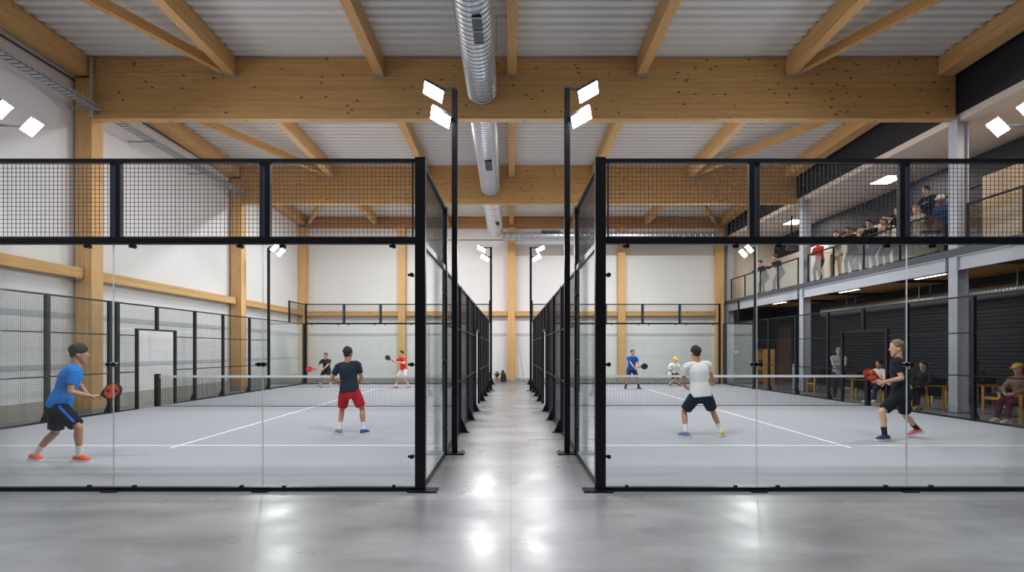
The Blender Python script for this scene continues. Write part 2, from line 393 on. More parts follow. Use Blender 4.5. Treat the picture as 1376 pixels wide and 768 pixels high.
# gallery edge beams (light steel channels) and steel columns
cols_Y = [14.4, 22.0, 29.6]
nm = ['nearest', 'middle', 'farthest']
for i, Yc in enumerate(cols_Y):
    t = thing('steel_column', ['light grey steel column carrying the right end of the nearest timber beam',
                               'grey steel column in the middle of the gallery front, beside the red jacket spectator',
                               'grey steel column at the far end of the gallery by the back wall'][i], 'column', (12.0, Yc, 0))
    zt = 8.0
    obj('flange', MB().box(12.0, 12.03, Yc, Yc + .3, 0, zt), M['steel'], t)
    obj('web', MB().box(12.03, 12.28, Yc + .06, Yc + .09, 0, zt), M['steel'], t)
    obj('flange', MB().box(12.28, 12.31, Yc, Yc + .3, 0, zt), M['steel'], t)
    obj('base_plate', MB().box(11.95, 12.36, Yc - .05, Yc + .35, 0, .02), M['steel_dark'], t)
for i, (y0, y1) in enumerate(((YF, 14.36), (14.72, 21.96), (22.34, 29.56))):
    b = MB().box(12.0, 12.03, y0, y1, 3.84, 4.22).box(11.94, 12.03, y0, y1, 4.2, 4.22).box(11.94, 12.03, y0, y1, 3.84, 3.86)
    t = thing('edge_beam', ['light grey steel edge beam of the gallery, nearest bay right of the near column',
                            'light grey steel edge beam of the gallery between the near and middle columns',
                            'light grey steel edge beam of the gallery, far bay'][i], 'beam', (12.0, y0, 3.84))
    obj('channel', b, M['steel'], t)
    for yy in (y0, y1 - .02): obj('end_plate', MB().box(11.93, 12.03, yy, yy + .02, 3.84, 4.22), M['galv'], t)
# balustrades
for i, (y0, y1) in enumerate(((9.5, 14.2), (14.9, 21.8), (22.5, 29.4))):
    t = thing('balustrade', ['black handrail of the gallery right of the near steel column, over pale timber',
                             'black handrail with glass infill in front of the standing crowd',
                             'black handrail with glass infill at the far end, two spectators leaning on it'][i], 'railing', (12.08, y0, 4.44))
    obj('handrail', MB().bar((12.08, y0, 5.56), (12.08, y1, 5.56), .05, .05), M['black'], t)
    k = max(2, round((y1 - y0) / 1.75))
    for j in range(k + 1):
        yy = y0 + .03 + (y1 - y0 - .06) * j / k
        obj('post', MB().bar((12.08, yy, 4.44), (12.08, yy, 5.54), .05, .03, (0, 1, 0)), M['black'], t)
    for j in range(k):
        ya = y0 + .03 + (y1 - y0 - .06) * j / k + .04; yb = y0 + .03 + (y1 - y0 - .06) * (j + 1) / k - .04
        obj('glass_pane', MB().box(12.075, 12.085, ya, yb, 4.5, 5.48), M['glass'], t)

# ------------------------------------------------------------------ timber frame
beamspec = [(14.4, 14.66, -11.3, 11.96, 7.92, 9.55, M['wood_x'], 'large knotty timber beam crossing the hall, nearest the camera'),
            (22.4, 22.66, -11.3, 11.96, 7.83, 9.41, M['wood_x'], 'second large timber beam crossing the hall, between the near and far ones'),
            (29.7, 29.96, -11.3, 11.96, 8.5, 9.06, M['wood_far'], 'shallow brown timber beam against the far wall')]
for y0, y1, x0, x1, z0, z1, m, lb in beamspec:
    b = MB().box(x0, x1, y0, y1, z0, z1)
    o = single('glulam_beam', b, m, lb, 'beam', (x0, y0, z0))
    bv = o.modifiers.new('bevel', 'BEVEL'); bv.width = .012; bv.segments = 2
pxs = [-11.52, -7.5, -3.53, 0.03, 3.5, 7.5, 11.68]
wd = ['atop the left wall', 'over the outer left court', 'over the inner left court',
      'over the aisle', 'over the inner right court', 'over the outer right court', 'atop the dark right wall']
bays = [(YF, 14.38, 'before the nearest cross beam'), (14.68, 22.38, 'between the first two cross beams'), (22.68, 29.68, 'beyond the second cross beam')]
for j, (y0, y1, bn) in enumerate(bays):
    for i, x in enumerate(pxs):
        w = .24 if i not in (0, 6) else .42
        t = thing('timber_purlin', 'timber purlin %s, %s' % (wd[i], bn), 'beam', (x, y0, 9.0))
        b = MB()
        za, zb = zroof(y0), zroof(y1)
        dp = .5 if j < 2 else .45
        b.add([(x + sx * w / 2, yy, zz) for yy, zt in ((y0, za), (y1, zb)) for zz, sx in ((zt - dp, -1), (zt - dp, 1), (zt - .01, 1), (zt - .01, -1))],
              [(0, 1, 2, 3), (7, 6, 5, 4), (0, 4, 5, 1), (1, 5, 6, 2), (2, 6, 7, 3), (3, 7, 4, 0)])
        obj('timber', b, M['wood_y'], t)
        if 0 < i < 6:
            for yy, zz, s in ((y1, zb, 1),):
                sho = MB().box(x - w / 2 - .012, x + w / 2 + .012, yy - .10, yy - .0, zz - dp - .02, zz - dp + .10)
                obj('joist_hanger', sho, M['galv'], t)
# slanting roof braces
br = [((-11.25, 6.9), (-7.68, 14.3), 'slanting timber brace near the left wall, in front of the nearest cross beam'),
      ((11.4, 6.9), (7.68, 14.3), 'slanting timber brace on the right, in front of the nearest cross beam'),
      ((-11.25, 14.8), (-7.68, 22.3), 'slanting timber brace near the left wall, behind the nearest cross beam'),
      ((11.4, 14.8), (7.68, 22.3), 'slanting timber brace on the right, behind the nearest cross beam'),
      ((-7.35, 22.8), (-11.2, 29.6), 'slanting timber brace near the left wall, behind the second cross beam'),
      ((7.35, 22.8), (11.35, 29.6), 'slanting timber brace on the right, behind the second cross beam')]
for a, b_, lb in br:
    A = V((a[0], a[1], zroof(a[1]) - .36)); B = V((b_[0], b_[1], zroof(b_[1]) - .36))
    t = thing('roof_brace', lb, 'beam', A)
    obj('timber', MB().bar(A, B, .16, .24), M['wood_y'], t)
    d = (B - A).normalized()
    obj('steel_plate', MB().bar(B - d * .16, B - d * .02, .18, .26), M['galv'], t)
# columns: left side and far wall
for i, Yc in enumerate((14.4, 22.4)):
    t = thing('timber_column', ['broad timber column on the left wall behind the blue shirt player', 'second timber column on the left wall, farther from the camera'][i], 'column', (-11.5, Yc, 0))
    o = obj('timber', MB().box(-11.72, -11.27, Yc, Yc + .42, 0, 9.02 if i == 0 else 8.88), M['wood_z'], t)
    bv = o.modifiers.new('bevel', 'BEVEL'); bv.width = .01
    obj('foot_plate', MB().box(-11.74, -11.25, Yc - .02, Yc + .44, 0, .12), M['galv'], t)
fc = [(-11.55, 'timber column in the far left corner'), (-6.05, 'slim timber column on the far wall behind the left court'),
      (.03, 'timber column on the far wall at the end of the aisle'), (6.15, 'slim timber column on the far wall behind the right court'),
      (11.6, 'timber column in the far right corner beside the gallery')]
for x, lb in fc:
    w = .2 if abs(x) > 5 and abs(x) < 7 else .21
    t = thing('timber_column', lb, 'column', (x, 29.7, 0))
    obj('timber', MB().box(x - w, x + w, 29.66, 29.97, .04, 8.49), M['wood_z'], t)
    obj('foot_plate', MB().box(x - w - .03, x + w + .03, 29.62, 29.97, 0, .05), M['galv'], t)
# horizontal rails (girts)
gr = [((-11.6, YF), (-11.6, 14.38), 'horizontal timber rail on the left wall ending at the broad near column'),
      ((-11.6, 14.84), (-11.6, 22.38), 'horizontal timber rail on the left wall between the two columns'),
      ((-11.6, 22.84), (-11.6, 29.64), 'horizontal timber rail on the left wall beyond the second column')]
for a, b_, lb in gr:
    t = thing('wall_rail', lb, 'beam', (a[0], a[1], 3.6))
    obj('timber', MB().bar((a[0], a[1], 3.76), (b_[0], b_[1], 3.76), .26, .26), M['wood_y'], t)
    for zb_ in (3.59, 3.9): obj('angle_bracket', MB().box(-11.73, -11.5, b_[1] - .2, b_[1], zb_, zb_ + .03), M['galv'], t)
cx = [c[0] for c in fc]
for k, (a, b_) in enumerate(zip(cx, cx[1:])):
    lb = ['behind the left half of the left court', 'between the left court and the aisle column', 'between the aisle column and the right court', 'behind the outer part of the right court'][k]
    single('wall_rail', MB().box(a + .23, b_ - .23, 29.72, 29.98, 3.6, 3.86), M['wood_far'] if 0 else M['wood_x'], 'horizontal timber rail on the far wall ' + lb, 'beam', (a, 29.72, 3.6))
# cable trays on the left
for i, (y0, y1) in enumerate(((YF, 14.34), (14.7, 22.34))):
    t = thing('cable_tray', ['silver cable tray high on the left wall in front of the nearest cross beam', 'silver cable tray high on the left wall behind the nearest cross beam'][i], 'cable tray', (-11.1, y0, 8.15))
    x0, x1 = -11.27, -10.98
    obj('side_rail', MB().box(x0, x0 + .012, y0, y1, 8.14, 8.24), M['galv'], t)
    obj('side_rail', MB().box(x1 - .012, x1, y0, y1, 8.14, 8.24), M['galv'], t)
    rg = MB(); yy = y0 + .1
    while yy < y1: rg.box(x0, x1, yy, min(yy + .12, y1), 8.14, 8.155); yy += .16
    obj('rung', rg, M['galv'], t)['kind'] = 'stuff'
    cb = MB()
    for q in range(4): cb.bar((x0 + .04 + q * .045, y0, 8.172), (x0 + .04 + q * .045, y1, 8.172), .028, .024)
    obj('cable_bundle', cb, M['steel_dark'], t)['kind'] = 'stuff'
    for yy in ([3.0, 7.5, 11.5, y1 - .1] if i == 0 else [16.5, 19.5, 22.2]):
        obj('bracket', MB().box(XL, x1 + .05, yy, yy + .05, 8.1, 8.14), M['galv'], t)
single('conduit', MB().loft([(-11.2, 14.3, 7.95), (-11.2, 14.3, 9.5)], [.04, .04]), M['galv'], 'grey conduit pipe upright at the left end of the nearest beam', 'pipe', (-11.2, 14.3, 7.95), smooth=True)

# ------------------------------------------------------------------ ducts
def duct(name, label, a, b, r, parts=True, ribs=.16, closed=True):
    a = V(a); b = V(b); t = thing(name, label, 'duct', a)
    L_ = (b - a).length; k = int(L_ / ribs); d = (b - a).normalized()
    pts = []; rr = []
    for i in range(k):
        for q, e in ((0, 0), (.70, 0), (.78, .016), (.92, .016)):
            pts.append(a + d * ((i + q) * ribs)); rr.append(r + e)
    pts.append(b); rr.append(r)
    obj('duct_tube', MB().loft(pts, rr, (1, 0, 0) if abs(d.x) < .5 else (0, 0, 1), n=32, cap='flat'), M['duct'], t, smooth=False)
    return t
t = duct('ventilation_duct', 'fat silver spiral duct overhead, nearest section in front of the first beam', (-.72, YF, 8.78), (-.78, 14.39, 8.67), .385)
for k, (ya, yb) in enumerate(((10.6, 11.5),)):
    xx = -.72; gg = MB().box(xx - .1 + .04, xx + .14, ya, yb, 8.27, 8.32)
    g = obj('grille', gg, M['duct_dark'], t)
    for q in range(3):
        bb = MB().box(xx - .07, xx + .15, ya + (yb - ya) * q / 2 - .012, ya + (yb - ya) * q / 2 + .012, 8.262, 8.275)
        obj('grille_slat', bb, M['galv'], g)
for yy in (7.0, 12.6):
    for xx in (-1.15, -.35): obj('hanger_strap', MB().box(xx, xx + .02, yy, yy + .03, 8.7, 9.6), M['galv'], t)
t = duct('ventilation_duct', 'fat silver spiral duct overhead, middle section between the first and second beams', (-.80, 14.67, 8.66), (-.86, 22.39, 8.53), .385)
g = obj('grille', MB().box(-.9, -.66, 18.4, 19.3, 8.16, 8.24), M['duct_dark'], t)
t = duct('ventilation_duct', 'silver duct overhead, last section dropping towards the far wall', (-.86, 22.67, 8.5), (-.82, 28.3, 8.02), .40, ribs=.8)
obj('test_port', MB().loft([(-.65, 25.9, 7.84), (-.62, 25.9, 7.78)], [.09, .09]), M['duct_dark'], t, smooth=True)
obj('end_cap', MB().ball((-.82, 28.3, 8.02), (.4, .16, .4)), M['duct'], t, smooth=True)
t = duct('cross_duct', 'slim silver duct running right from the end of the fat duct along the far wall', (-.45, 28.3, 7.72), (10.9, 28.3, 7.72), .21, ribs=.3)
obj('grille', MB().box(1.6, 2.6, 28.05, 28.2, 7.86, 7.97), M['duct_dark'], t)
t = duct('gallery_duct', 'silver round duct running under the gallery along the dark right wall', (14.3, 8.0, 3.42), (14.3, 24.5, 3.42), .19, ribs=.12)
for yy in (10.0, 14.9, 18.5, 22.5):
    for xx in (14.1, 14.48): obj('hanger_strap', MB().box(xx, xx + .02, yy, yy + .03, 3.42, 3.98), M['galv'], t)
# gallery ceiling lights
for x, y_, lb in ((13.57, 19.3, 'square light panel in the gallery ceiling above the crowd'), (13.6, 25.7, 'square light panel in the gallery ceiling at the far end'),
                  (13.57, 12.6, 'square light panel in the gallery ceiling nearest the camera')):
    t = thing('ceiling_light', lb, 'light', (x, y_, 7.8))
    obj('frame', MB().box(x - .36, x + .36, y_ - .5, y_ + .5, 7.83, 7.86), M['steel'], t)
    m_ = MB().add([(x - .32, y_ - .46, 7.826), (x + .32, y_ - .46, 7.826), (x + .32, y_ + .46, 7.826), (x - .32, y_ + .46, 7.826)], [(3, 2, 1, 0)])
    obj('diffuser', m_, M['ceil_led'], t, recalc=False)
for yy, lb in ((11.3, 'right of the near steel column'), (16.3, 'just behind the near steel column'), (20.2, 'left of the near column, farther back'), (25.4, 'at the far end')):
    t = thing('strip_light', 'slim strip light under the timber gallery floor, ' + lb, 'light', (12.75, yy, 3.9))
    obj('housing', MB().box(12.70, 12.80, yy - .6, yy + .6, 3.93, 3.98), M['steel'], t)
    obj('diffuser', MB().add([(12.705, yy - .58, 3.927), (12.795, yy - .58, 3.927), (12.795, yy + .58, 3.927), (12.705, yy + .58, 3.927)], [(3, 2, 1, 0)]), M['strip_led'], t, recalc=False)
t = thing('projector', 'small dark projector hanging under the gallery ceiling beyond the middle column', 'projector', (12.9, 24.6, 6.3))
obj('housing', MB().box(12.7, 13.1, 24.4, 24.8, 6.3, 6.46), M['steel_dark'], t); obj('mount', MB().box(12.88, 12.92, 24.58, 24.62, 6.46, 7.86), M['black'], t)
obj('lens', MB().loft([(12.7, 24.5, 6.38), (12.66, 24.5, 6.38)], [.05, .05]), M['clamp'], t)
# windowless doors and grey glazing posts low on the right
t = thing('wall_panel', 'brown timber door leaf in the dark wall under the far gallery', 'door', (14.6, 28.9, 0))
obj('leaf', MB().box(14.72, 14.78, 28.2, 29.5, 0, 2.9), M['brown'], t); [obj('frame_member', m_, M['steel_dark'], t) for m_ in (MB().box(14.68, 14.79, 28.1, 28.18, 0, 2.92), MB().box(14.68, 14.79, 29.52, 29.6, 0, 2.92), MB().box(14.68, 14.79, 28.1, 29.6, 2.92, 3.0))]
obj('handle', MB().bar((14.7, 28.3, 1.05), (14.7, 28.45, 1.05), .02, .02), M['galv'], t)

# fill lights added to brighten the hall, hidden behind cross beams or above frame
for yy, nm_ in ((5.0, 'above the entrance area, out of frame'), (15.9, 'hung just behind the nearest cross beam'), (24.1, 'hung just behind the second cross beam')):
    for xx, sd_ in ((-7.0, 'leftmost'), (-3.6, 'second from the left'), (3.6, 'third from the left'), (7.0, 'rightmost')):
        zz = 8.75
        t = thing('added_fill_light', '%s flat added fill light %s' % (sd_, nm_), 'light', (xx, yy, zz))
        obj('housing', MB().box(xx - .75, xx + .75, yy - .2, yy + .2, zz, zz + .08), M['steel'], t)
        obj('diffuser', MB().add([(xx - .7, yy - .17, zz - .003), (xx + .7, yy - .17, zz - .003), (xx + .7, yy + .17, zz - .003), (xx - .7, yy + .17, zz - .003)], [(3, 2, 1, 0)]), M['fill_led_front' if yy < 6 else 'fill_led' if yy < 20 else 'fill_led_far'], t, recalc=False)
        for q in (-.5, .5): obj('suspension_rod', MB().box(xx + q - .01, xx + q + .01, yy - .01, yy + .01, zz + .08, zroof(yy) - .03), M['galv'], t)
# ================================================================== courts
def mesh_panel(a, b, z0, z1, parent, name='mesh_panel', w=.0046, pitch=.05, frame=.0):
    """welded wire grid between two plan points"""
    a = V((a[0], a[1], 0)); b = V((b[0], b[1], 0)); L_ = (b - a).length; d = (b - a) / L_
    m = MB(); n = max(2, round(L_ / pitch)); k = max(2, round((z1 - z0) / pitch))
    for i in range(n + 1):
        p = a + d * (L_ * i / n)
        m.bar((p.x, p.y, z0), (p.x, p.y, z1), w, w, (-d.y, d.x, 0))
    for j in range(k + 1):
        z = z0 + (z1 - z0) * j / k
        m.bar((a.x, a.y, z), (b.x, b.y, z), w, w)
    if frame:
        pass
    return obj(name, m, M['mesh'], parent, recalc=False)

def pane(a, b, z0, z1, parent, th=.012):
    a = V((a[0], a[1], 0)); b = V((b[0], b[1], 0)); L_ = (b - a).length; d = (b - a) / L_; s = V((-d.y, d.x, 0)) * th / 2
    m = MB()
    vs = [p + o + V((0, 0, z)) for p in (a, b) for o in (-s, s) for z in (z0, z1)]
    m.add(vs, [(0, 1, 3, 2), (4, 6, 7, 5), (0, 4, 5, 1), (2, 3, 7, 6), (0, 2, 6, 4), (1, 5, 7, 3)])
    o = obj('glass_pane', m, [M['glass'], M['glass_edge']], parent)
    for p in o.data.polygons:
        if p.area < max(L_, z1 - z0) * th * 1.5: p.material_index = 1
    return o

def clamp(p, nrm, parent):
    p = V(p); n_ = V(nrm)
    m = MB().loft([p - n_ * .03, p + n_ * .03], [.026, .026], (0, 0, 1), n=12, cap='flat').bar(p - V((0, 0, 0)), p + V((.0, .0, .0)) + n_.cross(V((0, 0, 1))) * .05, .02, .03)
    obj('clamp', m, M['clamp'], parent)

WH = 3.067
def end_wall(s, Y, xs, label, near):
    """s = -1 left court, +1 right court; xs from the aisle corner outwards (absolute values)"""
    t = thing('court_end_wall', label, 'glass wall', (s * xs[0], Y, 0))
    n_ = (0, -1, 0) if near else (0, 1, 0)
    x0, x1 = s * (xs[0] - .12), s * (xs[-1] + .1)
    lo, hi = min(x0, x1), max(x0, x1)
    obj('corner_post', MB().box(min(s * (xs[0] - .125), s * xs[0]), max(s * (xs[0] - .125), s * xs[0]), Y, Y + .08, 0, 4.03), M['black'], t)
    obj('corner_post', MB().box(min(s * (xs[-1] + .1), s * xs[-1]), max(s * (xs[-1] + .1), s * xs[-1]), Y, Y + .08, 0, 4.03), M['black'], t)
    a_, b_ = min(s * xs[0], s * xs[-1]), max(s * xs[0], s * xs[-1])
    obj('top_rail', MB().box(a_, b_, Y, Y + .05, 3.965, 4.01), M['black'], t)
    obj('mid_rail', MB().box(a_, b_, Y - .0, Y + .08, 2.985, WH), M['black'], t)
    obj('bottom_rail', MB().box(a_, b_, Y, Y + .07, 0, .05), M['black'], t)
    bp = MB().box(min(s * (xs[0] - .27), s * (xs[0] + .08)), max(s * (xs[0] - .27), s * (xs[0] + .08)), Y - .07, Y + .13, 0, .018)
    obj('foot_plate', bp, M['black'], t)
    for i in range(len(xs) - 1):
        p, q = s * xs[i], s * xs[i + 1]
        g = .005
        pp, qq = (p + s * (.004 if i == 0 else g), q - s * g)
        pane((pp, Y + .03), (qq, Y + .03), .065, 2.98, t)
        pm = s * (xs[i] + (.02 if i == 0 else .012)); qm = s * (xs[i + 1] - .11)
        mesh_panel((pm, Y + .02), (qm, Y + .02), WH + .01, 3.95, t)
        fr = MB().box(min(pm, pm + s * .02), max(pm, pm + s * .02), Y + .01, Y + .04, WH, 3.965)
        obj('panel_frame', fr, M['steel_side'], t)
        if i < len(xs) - 2:
            xx = s * xs[i + 1]
            ps = MB().box(min(xx - s * .05, xx + s * .0) - (.0), max(xx - s * .05, xx + s * .0), Y, Y + .06, WH, 3.965)
            ps = MB().box(min(xx - s * .1, xx - s * .04), max(xx - s * .1, xx - s * .04), Y, Y + .06, WH, 3.965)
            obj('upper_post', ps, M['black'], t)
            obj('side_flange', MB().box(min(xx - s * .04, xx + s * .012), max(xx - s * .04, xx + s * .012), Y + .015, Y + .03, WH, 3.965), M['steel_side'], t)
            obj('foot_plate', MB().box(xx - .09, xx + .09, Y - .06, Y + .1, 0, .016), M['black'], t)
            if near: clamp((xx - .03, Y + .015, 1.53), n_, t); clamp((xx + .03, Y + .015, 1.53), n_, t)
        for fr_ in (.14, .86):
            clamp((s * (xs[i] + (xs[i + 1] - xs[i]) * fr_), Y + .01, 2.955), n_, t)
            obj('glass_foot', MB().box(s * (xs[i] + (xs[i + 1] - xs[i]) * fr_) - .018, s * (xs[i] + (xs[i + 1] - xs[i]) * fr_) + .018, Y + .01, Y + .05, .05, .072), M['clamp'], t)
    for z in (2.61, 1.53, .42): clamp((s * (xs[0] + .035), Y + .015, z), n_, t)
    return t

def side_wall(xf, ys, gate, label, kinds, stub, hs):
    """xf(Y) = x of the fence line; ys post depths; kinds per bay: glass, glass4, mesh; gate = (y0,y1)"""
    t = thing('court_side_fence', label, 'fence', (xf(ys[0]), ys[0], 0))
    def P(y): return (xf(y), y)
    pw = .075
    for i, y in enumerate(ys):
        h = hs.get(i, 3.02)
        m = MB().box(xf(y) - pw / 2, xf(y) + pw / 2, y - .05, y + .05, 0, h)
        obj('post', m, M['black'], t)
        sg = 1 if (xf(y) < 0) == (abs(xf(y)) < 3) else -1
        sgn = math.copysign(1, -xf(y)) if abs(xf(y)) < 3 else math.copysign(1, xf(y))
        x = xf(y) + sgn * pw / 2
        if i < 2: continue
        ft = MB().prism([(x, .012), (x + sgn * .13, .012), (x, .30)], 1, y - .02, y + .02).box(min(x - sgn * .1, x + sgn * .17), max(x - sgn * .1, x + sgn * .17), y - .07, y + .07, 0, .014)
        obj('gusset_foot', ft, M['black'], t)
    for i in range(len(ys) - 1):
        y0, y1 = ys[i] + .05, ys[i + 1] - .05
        k = kinds[i]
        rail = lambda z, h_, a=y0, b=y1: obj('rail', MB().bar((xf(a), a, z), (xf(b), b, z), .05, h_), M['black'], t)
        if k == 'glass4':
            pane(P(y0), P(y1), .065, 2.96, t); rail(.03, .06); rail(3.02, .08); rail(3.98, .045)
            mesh_panel(P(y0), P(y1), 3.07, 3.95, t)
            for z in (.45, 1.53, 2.6): clamp((xf(y1 - .05), y1 - .04, z), (math.copysign(1, xf(y1)), 0, 0), t)
        elif k == 'glass':
            pane(P(y0), P(y1), .065, 2.96, t); rail(.03, .06); rail(3.0, .04)
            clamp((xf(y0 + .05), y0 + .05, 1.53), (1, 0, 0), t)
        elif k == 'mesh':
            rail(.03, .05); rail(3.0, .04); rail(1.08, .03); rail(2.12, .03)
            mesh_panel(P(y0), P(y1), .06, 2.98, t, w=.0036)
        elif k == 'gate':
            g0, g1 = gate
            rail(3.0, .04)
            mesh_panel(P(y0), P(y1), 2.32, 2.98, t, w=.0036)
            mesh_panel(P(y0), P(g0 - .03), .06, 2.28, t, w=.0036); mesh_panel(P(g1 + .03), P(y1), .06, 2.28, t, w=.0036)
            for a, b in ((y0, g0), (g1, y1)):
                for z in (.03, 1.08, 2.12): rail(z, .03, a, b)
            for g in (g0, g1): obj('gate_post', MB().box(xf(g) - .035, xf(g) + .035, g - .04, g + .04, 0, 2.32), M['black'], t)
            obj('gate_lintel', MB().bar((xf(g0), g0, 2.3), (xf(g1), g1, 2.3), .06, .05), M['black'], t)
            gm = (g0 + g1) / 2
            obj('upper_post', MB().box(xf(gm) - .035, xf(gm) + .035, gm - .05, gm + .05, 2.32, 3.0), M['black'], t)
    if stub:
        y, y_end, far = stub
        obj('upper_post', MB().box(xf(y) - .035, xf(y) + .035, y - .035, y + .035, 3.0, 4.02), M['black'], t)
        a, b = (y, y_end)
        obj('top_rail', MB().bar((xf(a), a, 3.98), (xf(b), b, 3.98), .045, .045), M['black'], t)
        mesh_panel(P(min(a, b) + .04), P(max(a, b) - .04), 3.05, 3.95, t)
    return t

Y0, Y1 = 6.457, 26.75
inner = lambda y: 1.085 - .0055 * (y - 6.5)
fLi = lambda y: -inner(y)
fRi = lambda y: inner(y)
fLo = lambda y: -10.75 + .0367 * (y - 14.43)
fRo = lambda y: 11.05 - .033 * (y - 12.8)
end_wall(-1, Y0, [1.157, 3.005, 4.81, 6.9, 8.95, 11.02], 'near glass end wall of the left court with black frame and mesh top', True)
end_wall(1, Y0, [1.145, 2.975, 4.79, 6.9, 8.95, 11.2], 'near glass end wall of the right court with black frame and mesh top', True)
end_wall(-1, Y1, [1.09, 2.92, 4.73, 6.55, 8.38, 10.2], 'far glass end wall of the left court in front of the white back wall', False)
end_wall(1, Y1, [1.09, 2.92, 4.77, 6.62, 8.48, 10.38], 'far glass end wall of the right court in front of the white back wall', False)
ysi = [8.72, 11.1, 13.05, 14.9, 17.9, 19.8, 21.6, 23.4, 26.62]
ysi = [Y0 + .12] + ysi
ki = ['glass4', 'mesh', 'mesh', 'mesh', 'gate', 'mesh', 'mesh', 'mesh', 'glass']
side_wall(fLi, ysi, (15.6, 17.1), 'black fence of the left court along the left side of the aisle', ki, (25.0, 26.65, 1), {0: 3.0, 1: 4.02})
side_wall(fRi, ysi, (15.6, 17.1), 'black fence of the right court along the right side of the aisle', ki, (25.0, 26.65, 1), {0: 3.0, 1: 4.02})
yso = [Y0 + .12, 8.6, 10.6, 12.5, 14.36, 14.62, 18.0, 19.65, 21.5, 23.1, 26.62]
ko2 = ['glass4', 'glass', 'mesh', 'mesh', 'gate', 'mesh', 'mesh', 'mesh', 'glass']
ko = ['glass4', 'glass', 'mesh', 'mesh', 'none', 'gate', 'mesh', 'mesh', 'mesh', 'glass']
side_wall(fLo, yso, (15.35, 17.0), 'black mesh fence with open gateway, outer left side in front of the white wall', ko, (25.05, 26.65, 1), {0: 3.0, 1: 4.02})
yso2 = [Y0 + .12, 8.6, 10.7, 12.8, 14.85, 18.35, 20.3, 22.3, 23.6, 26.62]
side_wall(fRo, yso2, (15.6, 17.6), 'black mesh fence on the outer right side with an open gateway, before the seated spectators', ko2, (25.05, 26.65, 1), {0: 3.0, 1: 4.02})
# second leaf post beside the double post on the left
# court carpets and lines
for s, fi, fo, lb in ((-1, fLi, fLo, 'left'), (1, fRi, fRo, 'right')):
    t = thing('court_surface', 'pale blue-grey carpet of the %s court with white lines' % lb, 'court floor', (s * 5.9, Y0, 0))
    m = MB(); y0, y1 = Y0 + .07, Y1 - .01
    q = [(fi(y0) + s * .02, y0), (fi(y1) + s * .02, y1), (fo(y1) - s * .02, y1), (fo(y0) - s * .02, y0)]
    m.add([(a, b, z) for z in (.001, .012) for a, b in q], [(0, 1, 2, 3), (7, 6, 5, 4), (0, 4, 5, 1), (1, 5, 6, 2), (2, 6, 7, 3), (3, 7, 4, 0)])
    obj('carpet', m, M['turf'], t)
    for yl in (9.5, 23.3):
        a, b = sorted((fi(yl) + s * .06, fo(yl) - s * .06))
        obj('service_line', MB().box(a, b, yl - .025, yl + .03, .012, .0145), M['line'], t)
    xc = s * 5.88
    obj('centre_line', MB().box(xc - .025, xc + .025, 9.25, 23.5, .012, .0152), M['line'], t)

# nets
for s, xa, xb, Yn, lb in ((-1, 1.25, 10.62, 16.1, 'left'), (1, 1.25, 10.86, 16.3, 'right')):
    t = thing('court_net', 'black net with white top tape across the %s court' % lb, 'net', (s * 5.9, Yn, 0))
    for x in (xa, xb):
        obj('net_post', MB().box(s * x - .055, s * x + .055, Yn - .07, Yn + .07, 0, .99), M['black'], t)
    a, b = sorted((s * xa, s * xb)); a += .07; b -= .07
    m = MB(); n = int((b - a) / .045); zt = .90
    for i in range(n + 1):
        x = a + (b - a) * i / n; m.bar((x, Yn, .02), (x, Yn, zt), .0055, .0055, (0, 1, 0))
    for j in range(20):
        z = .02 + (zt - .02) * j / 19; m.bar((a, Yn, z), (b, Yn, z), .0055, .0055)
    m.bar((a, Yn, .02), (b, Yn, .02), .02, .02)
    obj('net_mesh', m, M['net'], t, recalc=False)['kind'] = 'stuff'
    obj('top_tape', MB().box(a, b, Yn - .012, Yn + .012, .875, .945), M['tape'], t)
    if 0: obj('centre_strap', MB().box(s * 5.9 - .025, s * 5.9 + .025, Yn - .014, Yn + .014, .02, .9), M['tape'], t)

